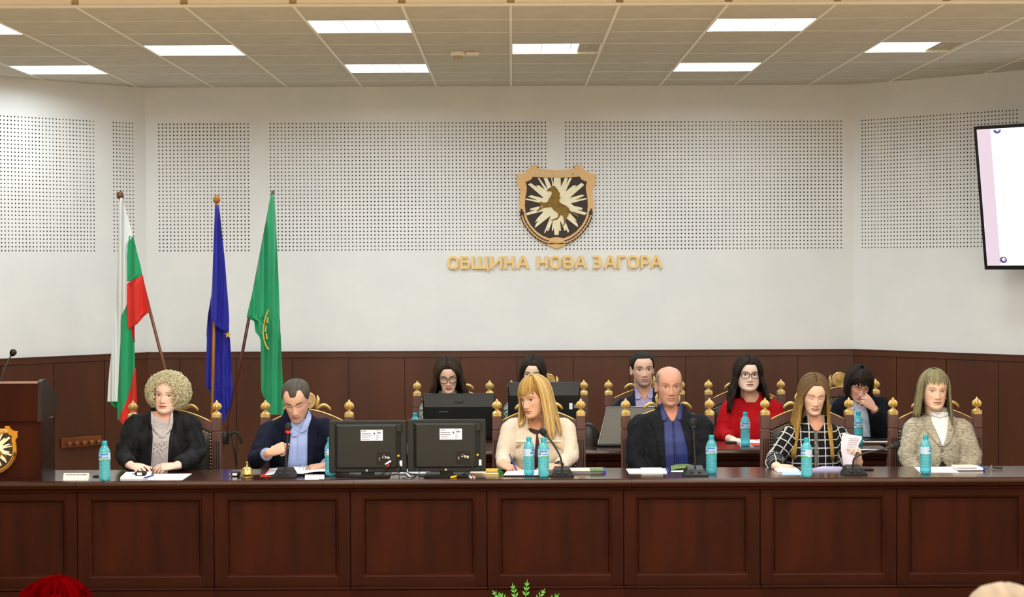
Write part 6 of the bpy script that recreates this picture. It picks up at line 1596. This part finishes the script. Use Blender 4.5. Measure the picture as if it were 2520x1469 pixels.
for r_ in range(9):
    for (u0, u1) in ((.35, .9),):
        y_ = 1077 + r_ * 4.4; xl_ = np.interp(y_, [1066, 1101, 1150], [2074, 2069, 2077]); xr_2 = np.interp(y_, [1074, 1101, 1125, 1150], [2121, 2111, 2103, 2094]); V = []
        for (u, dy) in ((u0, 0), (u1, 0), (u1, 1.4), (u0, 1.4)): V.append(at(xl_ + (xr_2 - xl_) * u, y_ + dy + 2, 10.4935 - .03 * (u - .12) ** 2 + .02 * (1 - u) ** 3) - o_)
        b.add(V, [(0, 1, 2, 3)])
o = b.build('print_lines', mat('faint_print', '#a9a4b4', .8), t); o['kind'] = 'stuff'

# ---- 6: grey tweed jacket, white blouse
p = person(dict(x=2308, Y=YF0, label='person in grey tweed jacket over white high-necked blouse', eye=(2308, 964), Ye=10.84, yaw=2, pitch=2, roll=2, hs=1.0, fat=.004, skin='#e0b8a0', browm=browm('#8a6a50'), lipm=lipm('#a8685c'), open=.0034, iris=IRISB, brow_th=.6, eyeshade=.8,
    sh=((2250, 1048), (2366, 1050)), el=((2232, 1126, 10.88), (2396, 1124, 10.88)), wr=((2262, 1172, 10.80), (2380, 1172, 10.80)), jm=TWEED, chest=.15, waist=.13, hip=.17, bust=.135, neck=.05, neckh=.055, collar=.066, arm=1.04, wrinkle=.004,
    hand=(dict(d=(.8, -.2, -.2), n=(0, -.3, 1)), dict(d=(-.8, -.2, -.2), n=(0, -.3, 1)))))
bl = p['panel']([(1014, 2289, 2334), (1024, 2288, 2335), (1040, 2290, 2334), (1060, 2299, 2333), (1080, 2309, 2329), (1095, 2318, 2323)], .006, 'blouse', WBLOUSE, nu=12)
for k_ in range(9):
    x_ = 2290 + k_ * 4.9; lo_ = 6 * (1 - abs(k_ - 4) / 4); p['panel']([(1014 + lo_, x_ - 1, x_ + 7), (1022 + lo_, x_, x_ + 6)], .012, 'ruffle', WBLOUSE, par=bl, nu=4, bulge=.006)
lapels(p, TWEED, [(1022, 2268, 2289), (1040, 2272, 2294), (1060, 2280, 2304), (1080, 2296, 2313), (1098, 2312, 2320)], [(1022, 2334, 2352), (1040, 2334, 2354), (1060, 2332, 2350), (1080, 2327, 2342), (1098, 2320, 2328)])
for by_ in (1108, 1128): p['dot'](2318, by_, .008, .012, 'button', mat('horn_button', '#5a5444', .4), p['jacket'])
p['panel']([(1134, 2319, 2320), (1150, 2308, 2333)], .009, 'dark_top', BLKT, nu=4)
pa = long_paths(150, 60, 172, lambda a, s: ((.19 if s > 0 else .15) if a < 110 else .16), t=.018, flare=.02, fwd=lambda a, s: .02 if a < 90 else 0, seed=25)
pb = bangs_paths(60, -58, 58, 19, t=.016, e0=80, seed=26, sweep=0)
hb = hair_cap(p, p['Hm'], lambda d, s: .78 if d < 40 else (.78 - (d - 40) * .012 if d < 80 else .25), .014, '#68634e', 'hair', p['root'], capk=.55)
locks(p['settle'](pa), [random.uniform(.006, .009) for _ in pa], shade_cols(len(pa), '#5f5946', '#8f865f', .2), 'strands', hb)
locks(pb_ := p['settle'](pb), [random.uniform(.005, .007) for _ in pb], shade_cols(len(pb), '#6a6550', '#8f8a66', .2), 'fringe_hair', hb)
b = MB(); b.lathe([(.004, -.006), (.005, 0), (.003, .006)], 8, p['Hm'] @ Vector((.076, 0, -.044))); b.build('earring', GOLD, p['root'])

# ---- rear 1: patterned top, glasses, dark hair
p = person(dict(x=1102, Y=YR0, label='person in speckled grey green top behind the left rear monitor', eye=(1103, 934), Ye=12.48, yaw=3, pitch=14, roll=-3, hs=.98, skin='#e0bca8', browm=browm('#3a2a22'), lipm=lipm('#a03c44'), open=.0, jaw=.95,
    sh=((1054, 1000), (1150, 1000)), el=((1048, 1066, 12.56), (1158, 1066, 12.56)), wr=((1080, 1084, 12.36), (1128, 1084, 12.36)), jm=PATT, garment='blouse', chest=.16, waist=.16, bust=.12, neck=.045, hand=(dict(d=(.4, -.9, -.05), n=(0, -.1, 1)), dict(d=(-.4, -.9, -.05), n=(0, -.1, 1)))))
pa = part_paths(190, lambda a, s: .19, t=.022, flare=.05, seed=35, wave=.006, part=-6)
hb = hair_cap(p, p['Hm'], lambda d, s: .82 if d < 30 else (.82 - (d - 30) * .012 if d < 75 else .25), .018, '#241a12', 'hair', p['root'], capk=.55)
locks(p['settle'](pa), [random.uniform(.007, .010) for _ in pa], shade_cols(len(pa), '#1d150e', '#3a2a18', .3), 'strands', hb)
glasses(p, BLACKP)
# ---- rear 2: mostly hidden behind monitor
p = person(dict(x=1308, Y=YR0, label='person in dark patterned top mostly hidden behind the right rear monitor', eye=(1308, 924), Ye=12.48, yaw=-6, pitch=6, roll=3, hs=.98, skin='#e6c8b6', browm=browm('#2a1e18'), lipm=lipm('#a0505a'), open=.004, jaw=.95,
    sh=((1262, 998), (1358, 998)), el=((1256, 1062, 12.56), (1366, 1062, 12.56)), wr=((1285, 1084, 12.36), (1335, 1084, 12.36)), jm=PATT, garment='blouse', chest=.16, waist=.16, bust=.12, neck=.045, hand=(dict(d=(.4, -.9, -.05), n=(0, -.1, 1)), dict(d=(-.4, -.9, -.05), n=(0, -.1, 1)))))
pa = part_paths(150, lambda a, s: .2, t=.014, flare=.03, seed=45, a0=52)
hb = hair_cap(p, p['Hm'], lambda d, s: .80 if d < 30 else (.80 - (d - 30) * .012 if d < 75 else .25), .013, '#1c1410', 'hair', p['root'], capk=.55)
locks(p['settle'](pa), [random.uniform(.007, .010) for _ in pa], shade_cols(len(pa), '#15100d', '#2c2019', .3), 'strands', hb)
# ---- rear 3: navy blazer, lilac shirt
p = person(dict(x=1582, Y=YR0, label='person in navy blazer and lilac shirt behind the laptop', eye=(1586, 911), Ye=12.52, yaw=5, pitch=0, roll=-2, hs=1.03, skin='#d8b09c', browm=browm('#2c2019'), lipm=lipm('#a8635a'), open=.0046, stubble=.5, brow_th=1.15, jaw=.94, nose=1.05,
    sh=((1532, 998), (1640, 998)), el=((1520, 1068, 12.58), (1652, 1068, 12.58)), wr=((1550, 1086, 12.34), (1615, 1086, 12.34)), jm=NAVY2, chest=.18, waist=.17, bust=.125, neck=.056, neckh=.06, collar=.072, hand=(dict(d=(.4, -.9, -.05), n=(0, -.1, 1)), dict(d=(-.4, -.9, -.05), n=(0, -.1, 1)))))
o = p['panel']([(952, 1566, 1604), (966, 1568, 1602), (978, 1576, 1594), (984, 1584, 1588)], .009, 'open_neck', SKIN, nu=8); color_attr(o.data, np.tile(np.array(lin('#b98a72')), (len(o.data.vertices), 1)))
sh_ = p['panel']([(955, 1562, 1607), (975, 1562, 1607), (1005, 1563, 1606), (1040, 1564, 1606)], .0055, 'shirt', LILAC, nu=12)
p['panel']([(950, 1561, 1564), (966, 1562, 1573), (976, 1563, 1580), (982, 1565, 1574)], .018, 'collar', LILAC, par=sh_, nu=5, edge=.8); p['panel']([(950, 1604, 1607), (964, 1597, 1607), (974, 1592, 1607), (980, 1598, 1605)], .018, 'collar', LILAC, par=sh_, nu=5, edge=.8)
lapels(p, NAVY2, [(955, 1550, 1562), (980, 1542, 1563), (1000, 1545, 1564), (1040, 1554, 1566)], [(955, 1606, 1618), (980, 1605, 1626), (1000, 1605, 1624), (1040, 1604, 1616)])
def hl_m(d, s): return .835 if d < 34 else (.835 - (d - 34) / 16 * .1 if d < 50 else (.735 - (d - 50) / 18 * .24 if d < 68 else (.50 if d < 78 else (.55 if d < 100 else max(.25, .55 - (d - 100) * .008)))))
hair_cap(p, p['Hm'], hl_m, .008, '#1e1814', 'hair', p['root'], .2)
# ---- rear 4: red top, glasses, long dark hair
p = person(dict(x=1846, Y=YR0, label='person in red top with dark glasses behind the rear desk', eye=(1846, 923), Ye=12.5, yaw=2, pitch=-2, roll=1, hs=1.02, fat=.009, jaw=1.1, skin='#e6cab8', browm=browm('#4a382c'), lipm=lipm('#a86660'), open=.004, brow_th=.7,
    sh=((1799, 1000), (1902, 1000)), el=((1778, 1066, 12.58), (1922, 1062, 12.58)), wr=((1806, 1084, 12.32), (1880, 1086, 12.34)), jm=REDT, garment='red_top', chest=.165, waist=.155, hip=.2, bust=.14, belly=.14, neck=.052, neckh=.05, collar=.07, arm=1.12, sleeve=(.6, .6), wrinkle=.004,
    hand=(dict(d=(.9, -.3, -.05), n=(0, -.2, 1)), dict(d=(-.8, -.5, -.05), n=(0, -.2, 1)))))
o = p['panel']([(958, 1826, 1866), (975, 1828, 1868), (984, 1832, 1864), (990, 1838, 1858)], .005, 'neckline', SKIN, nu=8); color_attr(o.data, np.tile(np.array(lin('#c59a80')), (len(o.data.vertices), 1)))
pa = part_paths(230, lambda a, s: ((.24 if s < 0 else .17) if a < 110 else .17), t=.020, flare=.05, fwd=lambda a, s: .02 if a < 90 else 0, seed=55, wave=.010, part=6)
hb = hair_cap(p, p['Hm'], lambda d, s: .80 if d < 30 else (.80 - (d - 30) * .012 if d < 75 else .25), .016, '#1e1612', 'hair', p['root'], capk=.55)
locks(p['settle'](pa), [random.uniform(.006, .010) for _ in pa], shade_cols(len(pa), '#150f0c', '#2e211a', .3), 'strands', hb)
glasses(p, mat('tortoise', '#1c1614', .3), .026, .018)
p['dot'](1898, 979, .010, .02, 'brooch', GOLD, p['jacket'])
# ---- rear 5: hand over the face
p = person(dict(x=2114, Y=YR0, label='person in dark jacket with hand over bowed face at the rear desk end', eye=(2122, 960), Ye=12.40, yaw=6, pitch=26, roll=4, hs=.98, skin='#d0a08c', browm=browm('#2a1e18'), lipm=lipm('#96564e'), open=.0,
    sh=((2070, 992), (2164, 994)), el=((2052, 1066, 12.58), (2176, 1062, 12.42)), wr=((2088, 1086, 12.36), (2150, 1004, 12.30)), jm=INKJ, chest=.17, waist=.17, bust=.13, neck=.048, neckh=.05, lean=.08, arm=1.12, sleeve=(.9, .9),
    hand=(dict(d=(.8, -.5, -.05), n=(0, -.2, 1)), dict(d=(-.66, -.02, .62), n=(.35, -.85, .3), curl=(48, 55, 60, 62), thumb=30, spread=2, side=-1, toff=(.7, .6, -.4)))))
sh_ = p['panel']([(985, 2084, 2124), (1000, 2090, 2132), (1030, 2098, 2138), (1060, 2104, 2142), (1075, 2108, 2142)], .006, 'shirt', PBLUE, nu=10)
p['panel']([(972, 2080, 2088), (990, 2082, 2096), (1006, 2088, 2104), (1012, 2092, 2098)], .018, 'collar', PBLUE, par=sh_, nu=5, edge=.8)
lapels(p, INKJ, [(975, 2070, 2082), (1000, 2072, 2090), (1030, 2080, 2098), (1072, 2096, 2106)], [(990, 2124, 2150), (1010, 2134, 2154), (1040, 2140, 2158), (1072, 2142, 2154)])
pa = long_paths(130, 60, 172, lambda a, s: .075, t=.020, flare=-.01, fwd=.01, seed=65)
pb = bangs_paths(46, -60, 58, 14, t=.016, e0=80, seed=66)
hb = hair_cap(p, p['Hm'], lambda d, s: .76 if d < 40 else (.76 - (d - 40) * .011 if d < 80 else .25), .018, '#17100d', 'hair', p['root'], capk=.55)
locks(p['settle'](pa), [random.uniform(.007, .010) for _ in pa], shade_cols(len(pa), '#120d0b', '#2a1d16', .3), 'strands', hb); locks(p['settle'](pb), [random.uniform(.006, .008) for _ in pb], shade_cols(len(pb), '#120d0b', '#2a1d16', .3), 'fringe_hair', hb)
b = MB(); b.tube([p['arms'][1][2] + Vector((-.066 + .010 * math.cos(q), -.014 + .010 * math.sin(q), .062)) for q in [i * math.pi / 8 for i in range(17)]], .002, 6); b.build('ring', STEEL, p['root'])

# ================================================================== AUDIENCE seen from behind at the lower edge
def audience(px, Y, top, label, hairfn, jm, skin):
    X = at(px, 1469, Y).x; root = thing('person', label, 'person', (X, Y, 0)); sp = {}
    Hm = Matrix.Translation((0, 0, top - .1125)) @ Matrix.Rotation(math.pi, 4, 'Z'); zc_ = top - .1125
    HV, HF_, _, _ = head_grid(sp, 56, 44); parts = [([Hm @ Vector(v) for v in HV], HF_)]
    for sx in (-1, 1): ve, fe = ear(sx); parts.append(([Hm @ v for v in ve], fe))
    zs = zc_ - .23
    parts.append(tube_vf([(0, -.01, zs - .05), (0, -.015, zs + .05), (0, -.01, zc_ - .05)], [.08, .055, .052], 20)); parts.append(ell_loft([(Vector((0, 0, .5)), .12, .08), (Vector((0, 0, zs - .1)), .12, .07), (Vector((0, 0, zs)), .08, .05)], 20))
    body = union(parts); bvv = verts(body); C = np.tile(np.array(lin(skin)[:3]), (len(bvv), 1)); color_attr(body, C); body.materials.clear(); body.materials.append(SKIN); body.polygons.foreach_set('material_index', [0] * len(body.polygons)); fin(body, True); link('body', body, root)
    rows = [(Vector((0, 0, .44)), .19, .12), (Vector((0, 0, .6)), .18, .125), (Vector((0, 0, zs - .16)), .19, .125), (Vector((0, 0, zs - .04)), .2, .09), (Vector((0, 0, zs + .02)), .13, .075), (Vector((0, -.01, zs + .06)), .07, .06)]
    pr = [ell_loft(rows, 28)]
    for sx in (-1, 1): pr.append(tube_vf(spline([(sx * .19, 0, zs - .05), (sx * .23, .02, zs - .3), (sx * .15, .2, zs - .36)], 12), [.06] * 12, 12))
    jk = remesh(pr, .014, 4); jk.materials.append(jm); fin(jk, True); link('jacket', jk, root)
    lg = [ell_loft([(Vector((0, 0, .45)), .17, .12), (Vector((0, 0, .55)), .18, .13)], 20)]
    for sx in (-1, 1): lg.append(tube_vf(spline([(sx * .09, 0, .5), (sx * .1, .4, .5), (sx * .1, .42, .08)], 14), list(np.linspace(.085, .05, 14)), 12))
    tr = remesh(lg, .022, 2); tr.materials.append(TROUSER); fin(tr, True); link('trousers', tr, root)
    hairfn(root, Hm, sp)
    c = thing('audience_chair', 'dark chair under the ' + label, 'chair', (X, Y - .02, 0)); b = MB(); b.bb(-.24, .24, -.22, .26, .38, .43, bev=.01); b.build('cushion', LEATHER, c); b = MB(); b.bb(-.23, .23, -.27, -.23, .43, .80, bev=.01); b.build('backrest', LEATHER, c)
    for sx in (-1, 1):
        for sy in (-.2, .24): b = MB(); b.bb(sx * .22 - .015, sx * .22 + .015, sy - .015, sy + .015, 0, .38); b.build('leg', BLACKP, c)
def red_hair(root, Hm, sp):
    RH = mat('red_hair', '#400000', .8, attr='Col', spec=0)
    hb = hair_cap(sp, Hm, lambda d, s: .75 if d < 40 else (.6 if d < 80 else .2), .026, '#300001', 'hair', root); hb.data.materials[0] = RH
    pa = long_paths(240, 0, 180, lambda a, s: .05, t=.030, flare=.012, seed=75, e0=88, e1=0, wave=.010, jit=.02); rr_ = random.Random(5)
    for P_ in pa:
        for i_, q_ in enumerate(P_): q_ += Vector((rr_.uniform(-1, 1), rr_.uniform(-1, 1), rr_.uniform(-.6, .6))) * .005
    pa = [[Hm @ q_ for q_ in P_] for P_ in pa]
    locks(pa, [random.uniform(.005, .009) for _ in pa], shade_cols(len(pa), '#380001', '#560103', .2), 'strands', hb, m=RH)
audience(138, 4.5, 1.97 - (1418 - 645 - 5) / FPX * 4.5 - .036, 'person seen from behind in the audience at the lower left corner', red_hair, BLKJ, '#c99a82')
def bald(root, Hm, sp):
    hair_cap(sp, Hm, lambda d, s: .45 if d > 60 else 1.2, .002, '#8a7a68', 'hair', root)
audience(2472, 3.6, 1.97 - (1437 - 645 + 5) / FPX * 3.6, 'person seen from behind in the audience at the lower right corner', bald, NAVY, '#d3ab8c')
